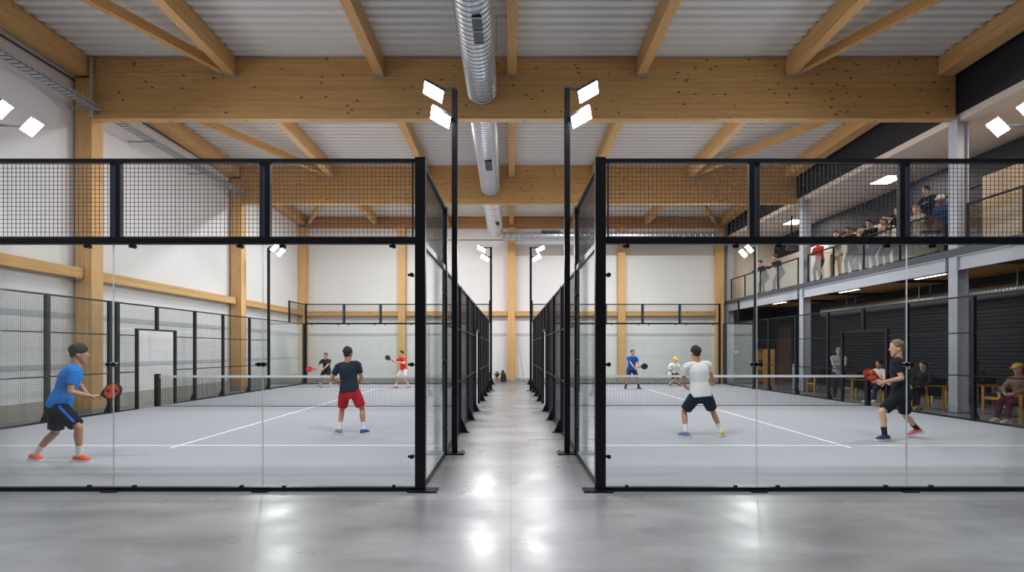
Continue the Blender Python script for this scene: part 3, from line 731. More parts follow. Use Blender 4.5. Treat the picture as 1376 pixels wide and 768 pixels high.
# flood light masts
def mast(x, y, h, s, label, heads, zb=0):
    """s = direction towards the court"""
    t = thing('light_mast', label, 'floodlight', (x, y, 0))
    obj('mast', MB().box(x - .045, x + .045, y - .045, y + .045, 0, h), M['black'], t)
    obj('foot_plate', MB().box(x - .16, x + .16, y - .13, y + .13, 0, .02), M['black'], t)
    bt = MB()
    for bx in (-.12, .12):
        for by in (-.09, .09): bt.loft([(x + bx, y + by, .02), (x + bx, y + by, .045)], [.014, .014], n=8, cap='flat')
    obj('anchor_bolts', bt, M['galv'], t)
    for hx, hz, hy in heads:
        c = V((x + s * hx, y + hy, hz)); nrm = (V((s * .42, -.5, -.78)) if abs(x) < 5 else V((s * .8, -.3, -.62))).normalized()
        u = V((-s * .86, 0, -.5)); u = (u - nrm * u.dot(nrm)).normalized(); v = nrm.cross(u)
        w_, h_ = .185, .125
        hd = MB(); vs = [c + nrm * k + u * (i * w_) + v * (j * h_) for k in (-.05, 0) for i, j in ((-1, -1), (1, -1), (1, 1), (-1, 1))]
        hd.add(vs, [(3, 2, 1, 0), (4, 5, 6, 7), (0, 1, 5, 4), (1, 2, 6, 5), (2, 3, 7, 6), (3, 0, 4, 7)])
        for f_ in (-.12, -.06, 0, .06, .12):
            hd.bar(c - nrm * .07 + u * f_ - v * .1, c - nrm * .07 + u * f_ + v * .1, .01, .045, nrm)
        h0 = obj('lamp_head', hd, M['lampbody'], t)
        k = .94
        q = [c + nrm * .004 + u * (i * w_ * k) + v * (j * h_ * k) for i, j in ((-1, -1), (1, -1), (1, 1), (-1, 1))]
        le = MB().add(q, [(0, 1, 2, 3)])
        lens = obj('lens', le, M['lamp'], h0, recalc=False)
        nn_ = lens.data.polygons[0].normal
        if nn_.dot(nrm) < 0: lens.data.flip_normals()
        p = V((x + s * .03, y, hz + (.05)))
        obj('arm', MB().bar(p, c - nrm * .07, .03, .04).bar(V((x, y, p.z)), p, .04, .05), M['black'], t)
hd_in = [(.35, 5.95, 0), (.235, 5.53, 0)]
mast(-.925, 8.83, 5.98, -1, 'tall black floodlight mast at the near left corner of the aisle', hd_in)
mast(.925, 8.83, 6.0, 1, 'tall black floodlight mast at the near right corner of the aisle', hd_in)
hd_far = [(.4, 5.93, 0), (.25, 5.55, 0)]
mast(-.83, 22.4, 6.0, -1, 'distant black floodlight mast on the left side of the aisle', hd_far)
mast(.83, 22.4, 6.0, 1, 'distant black floodlight mast on the right side of the aisle', hd_far)
hd_o = [(.25, 6.1, 0), (.52, 5.9, 0)]
mast(-10.42, 23.05, 6.1, 1, 'distant floodlight mast on the outer side of the left court', hd_o)
mast(10.62, 23.3, 6.1, -1, 'distant floodlight mast on the outer side of the right court', hd_o)
hd_n = [(.22, 6.86, 0), (.88, 6.48, 0)]
mast(-11.15, 11.5, 6.9, 1, 'floodlight pair over the near outer corner of the left court, mast out of frame', hd_n)
mast(11.32, 11.5, 6.9, -1, 'floodlight pair over the near outer corner of the right court, mast out of frame', hd_n)
# ================================================================== people
SKIN = {'light': mat('skin_light', (224, 172, 142), .5, 0, .05, 30), 'tan': mat('skin_tan', (196, 142, 110), .5, 0, .05, 30),
        'dark': mat('skin_dark', (128, 84, 62), .5, 0, .05, 30)}
HAIR = {'black': mat('hair_black', (30, 26, 25), .6, 0, .3, 60, .4, 90), 'brown': mat('hair_brown', (46, 34, 27), .75, 0, .3, 60, .4, 90),
        'grey': mat('hair_grey', (150, 146, 142), .6, 0, .2, 60, .4, 90), 'sandy': mat('hair_sandy', (128, 106, 78), .6, 0, .3, 60, .4, 90)}
EYEW = mat('eye_white', (225, 222, 218), .3); MOUTH = mat('lip_red', (150, 84, 78), .5)
_cl = {}
def cloth(rgb):
    if rgb not in _cl: _cl[rgb] = mat('cloth_%d_%d_%d' % rgb, rgb, .85, 0, .09, 9, .35, 25, spec=.2)
    return _cl[rgb]

def bake(mb, name, voxel, smooth=2):
    me = mb.mesh_data(name); fix_normals(me)
    o = bpy.data.objects.new('tmp', me); COL.objects.link(o)
    r = o.modifiers.new('r', 'REMESH'); r.mode = 'VOXEL'; r.voxel_size = voxel; r.use_smooth_shade = True
    s = o.modifiers.new('s', 'SMOOTH'); s.factor = .5; s.iterations = smooth
    dg = bpy.context.evaluated_depsgraph_get(); dg.update()
    ne = bpy.data.meshes.new_from_object(o.evaluated_get(dg)); ne.name = name
    bpy.data.objects.remove(o); bpy.data.meshes.remove(me)
    return ne

def baked(name, mb, voxel, material, parent, smooth=2, label=None):
    me = bake(mb, name, voxel, smooth)
    o0 = ORG[parent.name]
    me.transform(Matrix.Translation(-o0))
    for p in me.polygons: p.use_smooth = True
    me.materials.clear(); me.materials.append(material)
    o = bpy.data.objects.new(name, me); COL.objects.link(o); o.parent = parent; ORG[o.name] = o0
    if label: o['label'] = label
    return o

def ik(a, c, l1, l2, hint):
    a = V(a); c = V(c); d = c - a; L_ = d.length
    mx = (l1 + l2) * .999
    if L_ > mx: c = a + d * (mx / L_); d = c - a; L_ = mx
    x = (l1 * l1 - l2 * l2 + L_ * L_) / (2 * L_); h = math.sqrt(max(0, l1 * l1 - x * x))
    t = d / L_; hn = V(hint) - t * V(hint).dot(t)
    hn.normalize()
    return a + t * x + hn * h, c

def hand(mb, W, d, nrm, s, curl, left):
    """palm at wrist W pointing along d, nrm = the back-to-palm direction, five fingers"""
    d = V(d).normalized(); nrm = V(nrm); nrm = (nrm - d * nrm.dot(d)).normalized(); side = d.cross(nrm)   # side: towards the little finger or thumb
    if left: side = -side
    k = s
    mb.loft([W - d * .02 * k, W + d * .03 * k, W + d * .085 * k], [(.024 * k, .02 * k), (.034 * k, .016 * k), (.04 * k, .014 * k)], side, n=10)
    ln = (.070, .078, .073, .058)
    for i, L_ in enumerate(ln):
        o = W + d * .085 * k + side * ((i - 1.5) * .0205 * k)
        dd = d; p = o - d * .01; pts = [p]; rr = [.0095 * k]
        for q, fr in enumerate((.45, .32, .25)):
            ang = curl * (q + 1) * .75
            dd = (d * math.cos(ang) + nrm * math.sin(ang))
            p = p + dd * (L_ * k * fr * 1.1); pts.append(p); rr.append((.0092 - q * .0008) * k)
        mb.loft(pts, rr, side, n=8)
    o = W + d * .03 * k - side * .028 * k
    td = (d * .6 - side * .75 + nrm * .35).normalized(); p1 = o + td * .04 * k; p2 = p1 + (td * .5 + d * .6 + nrm * (.4 + curl * .3)).normalized() * .035 * k
    mb.loft([o - td * .01, p1, p2], [.013 * k, .011 * k, .009 * k], nrm, n=8)

def person(label, pel, neck, face, fwd, ankL, ankR, toeL, toeR, wrL, wrR, group=None, H=1.78, skin='light', hair='black', shirt=(30, 32, 40),
           pants=(20, 22, 30), shoes=(200, 90, 60), socks=(235, 235, 235), elL=(0, 0, -1), elR=(0, 0, -1), knL=None, knR=None,
           curl=.5, voxel=.02, long_pants=False, long_sleeve=False, cap=None, hd_up=None, palmL=None, palmR=None, hdL=None, hdR=None, sole=(225, 225, 225),
           category='person', extra=None, long_hair=False, hairk=1.0, build=1.0, shorts_len=.93, rootz=None, trouser_w=1.0, hs=1.08):
    s = H / 1.78
    pel, neck = V(pel), V(neck); T = (neck - pel).normalized(); L_ = (neck - pel).length
    fwd = V(fwd); fw = (fwd - T * fwd.dot(T)).normalized(); rt = fw.cross(T).normalized()
    if knL is None: knL = fwd
    if knR is None: knR = fwd
    base = V(((ankL[0] + ankR[0]) / 2, (ankL[1] + ankR[1]) / 2, min(ankL[2], ankR[2]) - .09 * s if rootz is None else rootz))
    root = thing('person', label, category, base, group)
    B = MB()
    lv = [(-.10, .10, .085), (-.04, .155, .115), (.04, .165, .12), (.12, .15, .11), (.19, .14, .10), (.30, .158, .115), (.38, .17, .118), (.44, .165, .10), (.49, .11, .075), (.53, .065, .06)]
    kk = L_ / .52
    b = build
    def ring(a): return pel + T * (a * kk)
    B.loft([ring(a) for a, _, _ in lv], [(u * s * b, v * s * b) for _, u, v in lv], rt, n=18)
    sh = neck - T * .055 * s
    SR = sh + rt * .185 * s * b; SL = sh - rt * .185 * s * b
    B.loft([SL + rt * .03 * s, sh + T * .012 * s, SR - rt * .03 * s], [.055 * s, .062 * s, .055 * s], fw, n=12)
    # head
    face = V(face).normalized(); hu = V(hd_up) if hd_up else (T * .35 + V((0, 0, 1)) * .65); hu = (hu - face * hu.dot(face)).normalized(); hr = face.cross(hu)
    chin = neck + T * .055 * s + face * .022 * s
    hc = chin
    s0 = s; s = s * hs
    prof = [(-.01, .02, .02, .06), (.012, .036, .038, .052), (.045, .052, .062, .032), (.085, .066, .083, .012), (.125, .073, .093, .002), (.165, .076, .098, -.006), (.20, .067, .086, -.010), (.222, .045, .058, -.010), (.233, .02, .026, -.010)]
    B.loft([hc + hu * (a * s) + face * (f * s) for a, _, _, f in prof], [(u * s, v * s) for _, u, v, _ in prof], hr, n=18)
    B.loft([neck - T * .05 * s, neck + T * .02 * s, hc + hu * .07 * s - face * .03 * s], [.062 * s, .056 * s, .056 * s], rt, n=12)
    nz = hc + face * (.095 * s)
    B.loft([nz + hu * .118 * s - face * .008 * s, nz + hu * .085 * s + face * .014 * s, nz + hu * .074 * s - face * .004 * s], [.008 * s, .015 * s, .010 * s], hr, n=8)
    for q in (-1, 1):
        B.ball(hc + hr * (q * .077 * s) + hu * .10 * s - face * .004 * s, (.011 * s, .019 * s, .031 * s), (hr, face, hu), n=8)
    s = s0
    # arms
    ua, fa = .29 * s, .255 * s
    arms = []
    for S, W, e, left, palm, hdr in ((SL, wrL, elL, True, palmL, hdL), (SR, wrR, elR, False, palmR, hdR)):
        E, W2 = ik(S, W, ua, fa, e)
        B.loft([S, S.lerp(E, .35), E], [.053 * s * b, .046 * s * b, .037 * s], fw, n=12)
        B.loft([E, E.lerp(W2, .3), W2], [.039 * s, .039 * s, .026 * s], fw, n=12)
        hd = V(hdr) if hdr else (W2 - E)
        pn = V(palm) if palm else (V((0, 0, -1)) * .2 + rt * (1 if left else -1))
        hand(B, W2, hd, pn, s, curl, left)
        arms.append((S, E, W2))
    th, sn = .43 * s, .41 * s
    HR = pel - T * .03 * s + rt * .095 * s; HL = pel - T * .03 * s - rt * .095 * s
    legs = []
    for Hp, A, kh, toe in ((HL, ankL, knL, toeL), (HR, ankR, knR, toeR)):
        K, A2 = ik(Hp, A, th, sn, kh)
        B.loft([Hp, Hp.lerp(K, .35), Hp.lerp(K, .75), K], [.088 * s * b, .08 * s * b, .06 * s, .052 * s], fw, n=14)
        tk = (A2 - K).normalized(); bk = -V(kh); bk = (bk - tk * bk.dot(tk)).normalized()
        B.loft([K, K.lerp(A2, .3) + bk * .012 * s, K.lerp(A2, .65) + bk * .004, A2], [.051 * s, .056 * s, .041 * s, .034 * s], fw, n=14)
        tv = V(toe).normalized()
        hl = A2 - V((0, 0, 1)) * .05 * s
        B.loft([hl - tv * .04 * s, hl + tv * .06 * s, hl + tv * .14 * s - V((0, 0, .012))], [(.032 * s, .034 * s), (.036 * s, .03 * s), (.036 * s, .018 * s)], tv.cross(V((0, 0, 1))), n=12)
        legs.append((Hp, K, A2, tv))
    obj_body = baked('body', B, voxel, SKIN[skin], root, 2)
    # shirt
    S_ = MB(); g = .016 * s
    sl = [(-.06 if not long_pants else -.10, .172, .128)] + [l for l in lv if -.03 < l[0] < .5]
    S_.loft([ring(a) for a, _, _ in sl] + [ring(.515)], [(u * s * b + g * 1.3, v * s * b + g * 1.2) for _, u, v in sl] + [(.085 * s, .075 * s)], rt, n=20, cap='flat')
    S_.loft([SL + rt * .0 * s, SL.lerp(SR, .25) + T * .012 * s, sh + T * .012 * s, SL.lerp(SR, .75) + T * .012 * s, SR - rt * .0 * s], [.069 * s * b, .074 * s, .076 * s, .074 * s, .069 * s * b], fw, n=14)
    for S, E, W2 in arms:
        if long_sleeve:
            S_.loft([S, S.lerp(E, .5), E], [.072 * s, .062 * s, .056 * s], fw, n=14); S_.loft([E, E.lerp(W2, .5), E.lerp(W2, .93)], [.056 * s, .05 * s, .042 * s], fw, n=12, cap='flat')
        else:
            d = (E - S).normalized()
            S_.loft([S - d * .01, S + d * .08 * s, S.lerp(E, .64)], [.073 * s * b, .066 * s * b, .060 * s], fw, n=14, cap='flat')
    shirt_o = baked('jacket' if long_sleeve and long_pants else 'shirt', S_, max(voxel * .9, .009), cloth(shirt), root, 3)
    # trousers or shorts
    P_ = MB()
    P_.loft([ring(-.175), ring(-.04), ring(.05), ring(.11)], [(.11 * s, .10 * s), (.178 * s * b, .14 * s * b), (.178 * s * b, .134 * s * b), (.160 * s * b, .12 * s * b)], rt, n=20, cap='flat')
    for Hp, K, A2, tv in legs:
        if long_pants:
            P_.loft([Hp, Hp.lerp(K, .5), K], [.106 * s, .092 * s, .074 * s], fw, n=14); P_.loft([K, K.lerp(A2, .5), K.lerp(A2, .95)], [.072 * s * trouser_w, .066 * s * trouser_w, .056 * s * trouser_w], fw, n=14, cap='flat')
        else:
            P_.loft([Hp, Hp.lerp(K, .5), Hp.lerp(K, shorts_len)], [.108 * s * b, .104 * s * b, .094 * s * b], fw, n=16, cap='flat')
    baked('trousers' if long_pants else 'shorts', P_, max(voxel * .9, .009), cloth(pants), root, 3)
    # hair or cap
    s = s0 * hs
    Hh = MB(); hcx = hc + hu * (.165 * s) - face * (.015 * s)
    Hh.ball(hcx, (.084 * s * hairk, .104 * s * hairk, .088 * s * hairk), (hr, face, hu), n=16)
    if long_hair: Hh.loft([hcx - face * .03 * s, hcx - face * .07 * s - hu * .12 * s, hcx - face * .06 * s - hu * .24 * s], [(.08 * s, .06 * s), (.085 * s, .05 * s), (.06 * s, .03 * s)], hr, n=12)
    else: Hh.ball(hcx - face * .035 * s - hu * .05 * s, (.066 * s, .06 * s, .074 * s), (hr, face, hu), n=12)
    if voxel < .01:
        rs_ = random.Random(11)
        for q in range(150):
            a_, e_ = rs_.uniform(0, 6.283), rs_.uniform(-.35, 1.5)
            dq = hr * (math.cos(a_) * math.cos(e_)) + face * (math.sin(a_) * math.cos(e_)) + hu * math.sin(e_)
            if dq.dot(face) > .55 and e_ < .6: continue
            Hh.ball(hcx + hr * (dq.dot(hr) * .081 * s) + face * (dq.dot(face) * .101 * s) + hu * (dq.dot(hu) * .086 * s), rs_.uniform(.009, .017) * s, n=6)
    baked('hair', Hh, max(.01, voxel * .8), HAIR[hair], root, 2)
    if cap:
        C_ = MB(); C_.ball(hc + hu * .185 * s - face * .008 * s, (.096 * s, .116 * s, .086 * s), (hr, face, hu), n=16)
        C_.loft([hc + hu * .172 * s + face * .06 * s, hc + hu * .165 * s + face * .17 * s], [(.07 * s, .012 * s), (.05 * s, .01 * s)], hr, n=12)
        baked('cap', C_, .01, cloth(cap), root, 2)
    # face details
    for q in (-1, 1):
        c = hc + hr * (q * .032 * s) + hu * .118 * s + face * (.079 * s)
        e = obj('eye', MB().ball(c, .0115 * s, n=10), EYEW, root, smooth=True)
        obj('iris', MB().ball(c + face * .008 * s, .0062 * s, n=8), HAIR['black'], e, smooth=True)
    obj('mouth', MB().ball(hc + hu * .042 * s + face * .090 * s, (.024 * s, .007 * s, .006 * s), (hr, face, hu), n=10), MOUTH, root, smooth=True)
    # shoes and socks
    s = s0
    for i, (Hp, K, A2, tv) in enumerate(legs):
        ud = V((0, 0, 1)); sd = tv.cross(ud).normalized(); ud = sd.cross(tv).normalized()
        g0 = A2 - V((0, 0, 1)) * .09 * s + ud * 0
        Sh = MB()
        pts = [g0 - tv * .07 * s + ud * .052 * s, g0 - tv * .03 * s + ud * .062 * s, g0 + tv * .05 * s + ud * .056 * s, g0 + tv * .11 * s + ud * .044 * s, g0 + tv * .155 * s + ud * .036 * s]
        Sh.loft(pts, [(.038 * s, .042 * s), (.044 * s, .052 * s), (.047 * s, .046 * s), (.05 * s, .036 * s), (.04 * s, .024 * s)], sd, n=14)
        Sh.loft([A2 - V((0, 0, .05 * s)), A2 + (K - A2).normalized() * .005], [.046 * s, .043 * s], sd, n=12, cap='flat')
        sc = shoes[i] if isinstance(shoes, list) else shoes
        so = baked('shoe', Sh, .009 if voxel < .015 else .014, cloth(sc), root, 2)
        So = MB(); outl = [(-.115, .032), (-.06, .047), (.02, .048), (.09, .056), (.15, .05), (.188, .028)]
        vs = []; 
        for z in (.0, .034):
            for a, w in outl: vs.append(g0 + tv * (a * s) + sd * (w * s) + ud * (z * s))
            for a, w in reversed(outl): vs.append(g0 + tv * (a * s) - sd * (w * s) + ud * (z * s))
        m_ = len(outl) * 2
        So.add(vs, [tuple(range(m_)), tuple(range(2 * m_ - 1, m_ - 1, -1))] + [(k, k + m_, (k + 1) % m_ + m_, (k + 1) % m_) for k in range(m_)])
        obj('sole', So, cloth(sole), so)
        if not long_pants:
            d = (K - A2).normalized()
            So2 = MB().loft([A2 + d * .0, A2 + d * .08 * s, A2 + d * .15 * s], [.042 * s, .042 * s, .049 * s], sd, n=14, cap='flat')
            obj('sock', So2, cloth(socks), root, smooth=False)
    info = dict(root=root, arms=arms, legs=legs, fw=fw, rt=rt, T=T, hc=hc, pel=pel, neck=neck, s=s, ring=ring)
    return info

def racket(label, hand_p, d, nrm, face_rgb, rim_rgb, grip_rgb=(30, 30, 34), size=1.0, pattern=None, group=None):
    """padel racket: solid perforated head, two throat arms and a grip; hand_p = where the grip is held, d = towards the head"""
    d = V(d).normalized(); nrm = V(nrm); nrm = (nrm - d * nrm.dot(d)).normalized(); sd = d.cross(nrm); k = size
    hp = V(hand_p)
    t = thing('padel_racket', label, 'racket', hp, group)
    obj('grip', MB().loft([hp - d * .055 * k, hp + d * .075 * k], [.0155 * k, .0145 * k], sd, n=10, cap='flat'), cloth(grip_rgb), t, smooth=False)
    obj('butt_cap', MB().loft([hp - d * .066 * k, hp - d * .055 * k], [.019 * k, .018 * k], sd, n=10, cap='flat'), cloth(rim_rgb), t)
    c = hp + d * .245 * k
    def oval(a, b, cc): return [cc + sd * (math.sin(q) * a * k) + d * (math.cos(q) * b * k) for q in [2 * math.pi * i / 32 for i in range(32)]]
    fr = MB(); th = .019 * k
    o1 = oval(.13, .135, c)
    vs = [p + nrm * z for z in (-th, th) for p in o1]; n = 32
    o2 = oval(.112, .117, c); vs += [p + nrm * z for z in (-th * 1.05, th * 1.05) for p in o2]
    fs = [(i, (i + 1) % n, n + (i + 1) % n, n + i) for i in range(n)]
    fs += [(i, 2 * n + i, 2 * n + (i + 1) % n, (i + 1) % n) for i in range(n)] + [(n + i, n + (i + 1) % n, 3 * n + (i + 1) % n, 3 * n + i) for i in range(n)]
    fr.add(vs, fs)
    for q in (-1, 1): fr.bar(hp + d * .065 * k + sd * (q * .008), c - d * .095 * k + sd * (q * .085 * k), .02 * k, .03 * k, nrm)
    fr.bar(hp + d * .06 * k, hp + d * .09 * k, .03 * k, .028 * k, nrm)
    obj('frame', fr, cloth(rim_rgb), t)
    fc_ = MB(); vs = [p + nrm * z for z in (-th * .9, th * .9) for p in o2]
    fc_.add(vs, [tuple(range(n)), tuple(range(2 * n - 1, n - 1, -1))])
    fo = obj('hitting_face', fc_, cloth(face_rgb), t)
    ho = MB()
    for i in range(-3, 4):
        for j in range(-3, 4):
            if i * i + j * j <= 10:
                p = c + sd * (i * .026 * k) + d * (j * .026 * k)
                ho.loft([p - nrm * (th * .93), p + nrm * (th * .93)], [.0055 * k, .0055 * k], sd, n=8, cap='flat')
    h_ = obj('hole_pattern', ho, M['clamp'], fo); h_['kind'] = 'stuff'
    if pattern:
        rs = random.Random(3)
        for q, rgb in enumerate(pattern):
            pt = MB()
            a0 = q * 2 * math.pi / len(pattern)
            for z in (-1, 1):
                pp = c + nrm * (z * th * .96)
                f = [pp + (sd * math.sin(a0 + w) + d * math.cos(a0 + w)) * (rr * k) for w, rr in ((0, .02), (.2, .095), (.75, .10), (.55, .035))]
                f2 = [x + nrm * (z * .0006) for x in f]
                pt.add(f + f2, [(0, 1, 2, 3), (4, 5, 6, 7), (0, 1, 5, 4), (1, 2, 6, 5), (2, 3, 7, 6), (3, 0, 4, 7)])
            obj('printed_pattern', pt, cloth(rgb), fo)
    return t

# ------------------------------------------------------------------ the four near players
# 1 blue shirt, left
Y = 8.18
def P3(px, py, y): return at(px, py, y)
pel = P3(80, 541, 8.2); nk = P3(101, 491, 8.25)
fwd = V((.8, .6, -.1))
aL = at(107, 610, 8.55); aL.z = .10
aR = at(46, 609, 8.2); aR.z = .10
aF = at(107, 611, 8.15); aF.z = .10; aB = at(46, 609, 8.25); aB.z = .10
p1 = person('player in blue shirt and black shorts crouching with racket forward, at the left edge', pel, nk, (.86, .5, -.08), fwd, aB, aF, (.9, -.35, 0), (1, -.12, 0),
            at(116, 528, 8.45), at(124, 532.5, 8.2), H=1.90, hair='brown', shirt=(32, 128, 220), pants=(22, 26, 40), shoes=(238, 96, 62), socks=(236, 238, 240),
            elL=(-.2, .5, -1), elR=(-.25, -.5, -1), knL=(1, .2, .1), knR=(1, -.2, .3), voxel=.0075, curl=1.0, skin='tan', palmR=(0, .3, -1), hdR=(1, .1, .2), shorts_len=.88, hairk=1.06, build=1.04)
a = p1['arms'][1]
racket('black racket with orange-red face held out by the player in blue shirt', a[2] + V((.075, .0, .0)), (1, .05, .36), (.2, -.9, .35), (236, 84, 50), (44, 46, 50), (220, 200, 170), 1.0, [(40, 42, 46), (240, 100, 60), (40, 42, 46), (250, 120, 80)])
Hp_, K_, _a, _t = p1['legs'][1]
od = (p1['rt'] * .93 + p1['fw'] * .36); sg_ = MB()
dd_ = (K_ - Hp_).normalized(); od = (od - dd_ * od.dot(dd_)).normalized()
sg_.bar(Hp_.lerp(K_, .12) + od * .112, Hp_.lerp(K_, .86) + od * .104, .035, .012, od)
obj('side_stripe', sg_, cloth((40, 110, 220)), p1['root'], label='bright blue stripe down the leg of the shorts')
# 2 red shorts
pel = at(469.5, 523, 10.85); nk = at(467.5, 487, 10.95)
aL = at(456, 578, 10.8); aL.z = .10; aR = at(488.5, 577, 10.8); aR.z = .10
p2 = person('player in dark shirt and red shorts seen from behind on the left court', pel, nk, (.02, 1, -.05), (.03, 1, -.15), aL, aR, (-.6, .7, 0), (.35, .9, 0),
            at(452, 512, 11.15), at(484, 511, 11.2), H=1.80, hair='brown', shirt=(42, 48, 62), pants=(204, 44, 52), shoes=[(150, 140, 142), (52, 90, 160)], socks=(236, 238, 240),
            elL=(-.6, -.5, -1), elR=(.6, -.5, -1), knL=(-.3, 1, .1), knR=(.3, 1, .1), voxel=.009, curl=1.0, skin='tan', hairk=.97, shorts_len=.80, build=1.04)
# 3 white tee
pel = at(941.5, 528, 10.45); nk = at(936.5, 487, 10.5)
aL = at(921, 580, 10.45); aL.z = .10; aR = at(969, 580, 10.5); aR.z = .11
p3 = person('player in white t-shirt and navy shorts seen from behind on the right court', pel, nk, (-.1, 1, -.05), (-.12, 1, -.12), aL, aR, (-.55, .75, 0), (.45, .8, 0),
            at(921, 519, 10.75), at(958, 511, 10.9), H=1.84, hair='brown', shirt=(236, 234, 234), pants=(34, 46, 64), shoes=[(120, 142, 180), (222, 196, 90)], socks=(240, 240, 242),
            elL=(-.8, -.5, -.7), elR=(.7, -.5, -.8), knL=(-.3, 1, .1), knR=(.3, 1, .1), voxel=.009, curl=1.1, skin='tan', hairk=.97, shorts_len=.82, build=1.10, hdL=(.7, .5, -.4))
racket('dark racket in the left hand of the player in white t-shirt, mostly hidden by him', p3['arms'][0][2] + V((.06, .05, -.03)), (.8, .62, -.1), (0, .3, 1), (40, 44, 54), (24, 26, 32), (20, 22, 26), .95)
# 4 dark kit right
pel = at(1211, 528, 10.1); nk = at(1207, 481, 10.1)
aL = at(1189, 583, 10.0); aL.z = .11; aR = at(1233, 582, 10.4); aR.z = .17
p4 = person('player in black shirt and shorts stepping left with a colourful racket, on the right court', pel, nk, (-1, .12, -.03), (-.66, .75, -.1), aL, aR, (-1, -.15, 0), (-.9, .3, -.35),
            at(1190, 512, 9.95), at(1197, 512, 10.3), H=1.90, hair='sandy', shirt=(40, 42, 54), pants=(30, 32, 44), shoes=[(60, 66, 120), (226, 120, 120)], socks=(38, 40, 48),
            elL=(.6, -.4, -1), elR=(1, .6, -.2), knL=(-1, .1, .1), knR=(-1, -.1, -.2), voxel=.0075, curl=1.0, skin='light', hairk=1.0, shorts_len=.84, build=1.03)
racket('red, green and black patterned racket held by the player in black', p4['arms'][0][2] + V((-.045, .03, .03)), (-.9, .1, .38), (.35, -.9, .25), (196, 62, 52), (170, 40, 48), (200, 50, 50), .92,
       [(60, 130, 80), (214, 160, 60), (36, 40, 44), (226, 90, 60), (70, 150, 90), (30, 30, 34)])
# round emblem and small bar of lettering on his upper back
i4 = p4; bk = -i4['fw']; ct = i4['ring'](.385) + bk * (.118 * i4['s'] * 1.03 + .024) ; r_ = i4['rt']; u_ = i4['T']
em = MB()
for k in range(20):
    a0 = 2 * math.pi * k / 20; a1 = 2 * math.pi * (k + 1) / 20
    if 2 < k < 5: continue
    em.bar(ct + (r_ * math.cos(a0) + u_ * math.sin(a0)) * .038 + bk * .002, ct + (r_ * math.cos(a1) + u_ * math.sin(a1)) * .038 + bk * .002, .006, .009, r_)
for k in range(3): em.bar(ct + r_ * (.052 + k * .022) + u_ * .01, ct + r_ * (.066 + k * .022) + u_ * .008, .006, .012, u_)
obj('shirt_emblem', em, cloth((236, 236, 240)), p4['root'], label='small white ring emblem on the back of the shirt')

# ------------------------------------------------------------------ the four far players
def far_player(label, px, ytop, yfeet, Y, face, spread, hands, **kw):
    x = (px - PX) * Y / F; zt = CH + (PY - ytop) * Y / F
    H = kw.pop('H', 1.78); s = H / 1.78
    nk = V((x, Y, zt - .30 * s)); f = V(face).normalized(); sd = V((0, 0, 1)).cross(f)   # sd = his left
    pel = nk - V((0, 0, 1)) * .50 * s - f * .10
    aL = V((x, Y, .10)) + sd * spread[0] + f * spread[1]; aR = V((x, Y, .10)) - sd * spread[2] + f * spread[3]
    hl = nk + sd * hands[0] + f * hands[1] + V((0, 0, hands[2])); hr_ = nk - sd * hands[3] + f * hands[4] + V((0, 0, hands[5]))
    return person(label, pel, nk, face, face, aL, aR, f + sd * .3, f - sd * .3, hl, hr_, H=H, elL=sd - V((0, 0, .8)), elR=-sd - V((0, 0, .8)), voxel=.014, **kw)
p5 = far_player('distant player in dark kit facing the camera beyond the net, left court', 438, 474, 520, 24.3, (-.1, -1, -.1), (.24, 0, .26, .05), (.05, .34, -.38, .36, .22, -.42),
                hair='black', skin='tan', shirt=(40, 44, 56), pants=(30, 34, 46), shoes=(190, 150, 130), H=1.72)
racket('round red racket of the distant player in dark kit', p5['arms'][1][2] + V((-.04, -.03, 0)), (-.8, -.3, .05), (.1, -1, .2), (206, 62, 58), (186, 50, 48), (60, 30, 30), 1.0)
p6 = far_player('distant player in red shirt and white shorts running, left court', 540, 471, 521, 23.6, (-.75, -.65, 0), (.2, -.25, .15, .22), (.22, .28, -.2, .22, .34, -.12),
                hair='brown', skin='light', shirt=(216, 48, 46), pants=(232, 230, 230), shoes=(226, 110, 90), H=1.76)
racket('small dark racket of the distant player in red shirt', p6['arms'][1][2] + V((-.03, -.03, 0)), (-.7, -.3, .5), (.3, -1, .2), (60, 62, 70), (40, 42, 48), size=.85)
p7 = far_player('distant player in blue shirt standing wide-legged beyond the net, right court', 849.5, 470, 523, 23.2, (.1, -1, -.05), (.30, 0, .30, 0), (.12, .32, -.42, .02, .36, -.44),
                hair='black', skin='tan', shirt=(28, 84, 176), pants=(30, 48, 96), shoes=(40, 40, 46), socks=(36, 38, 44), H=1.78)
racket('black racket of the distant player in blue shirt', p7['arms'][0][2] + V((.05, -.04, 0)), (.9, -.2, .15), (0, -1, .2), (38, 40, 46), (26, 28, 32))
p8 = far_player('distant crouching player with yellow cap and white shirt, right court', 906.5, 480, 519, 25.2, (.3, -1, -.15), (.22, .05, .2, -.1), (.14, .35, -.26, .28, .25, -.24),
                hair='black', skin='light', shirt=(230, 232, 226), pants=(36, 38, 50), shoes=(120, 90, 90), cap=(232, 206, 40), H=1.66)
racket('pale racket held low by the distant player with yellow cap', p8['arms'][1][2] + V((-.04, -.03, 0)), (-.55, -.3, -.6), (0, -1, .2), (206, 216, 200), (60, 62, 66))

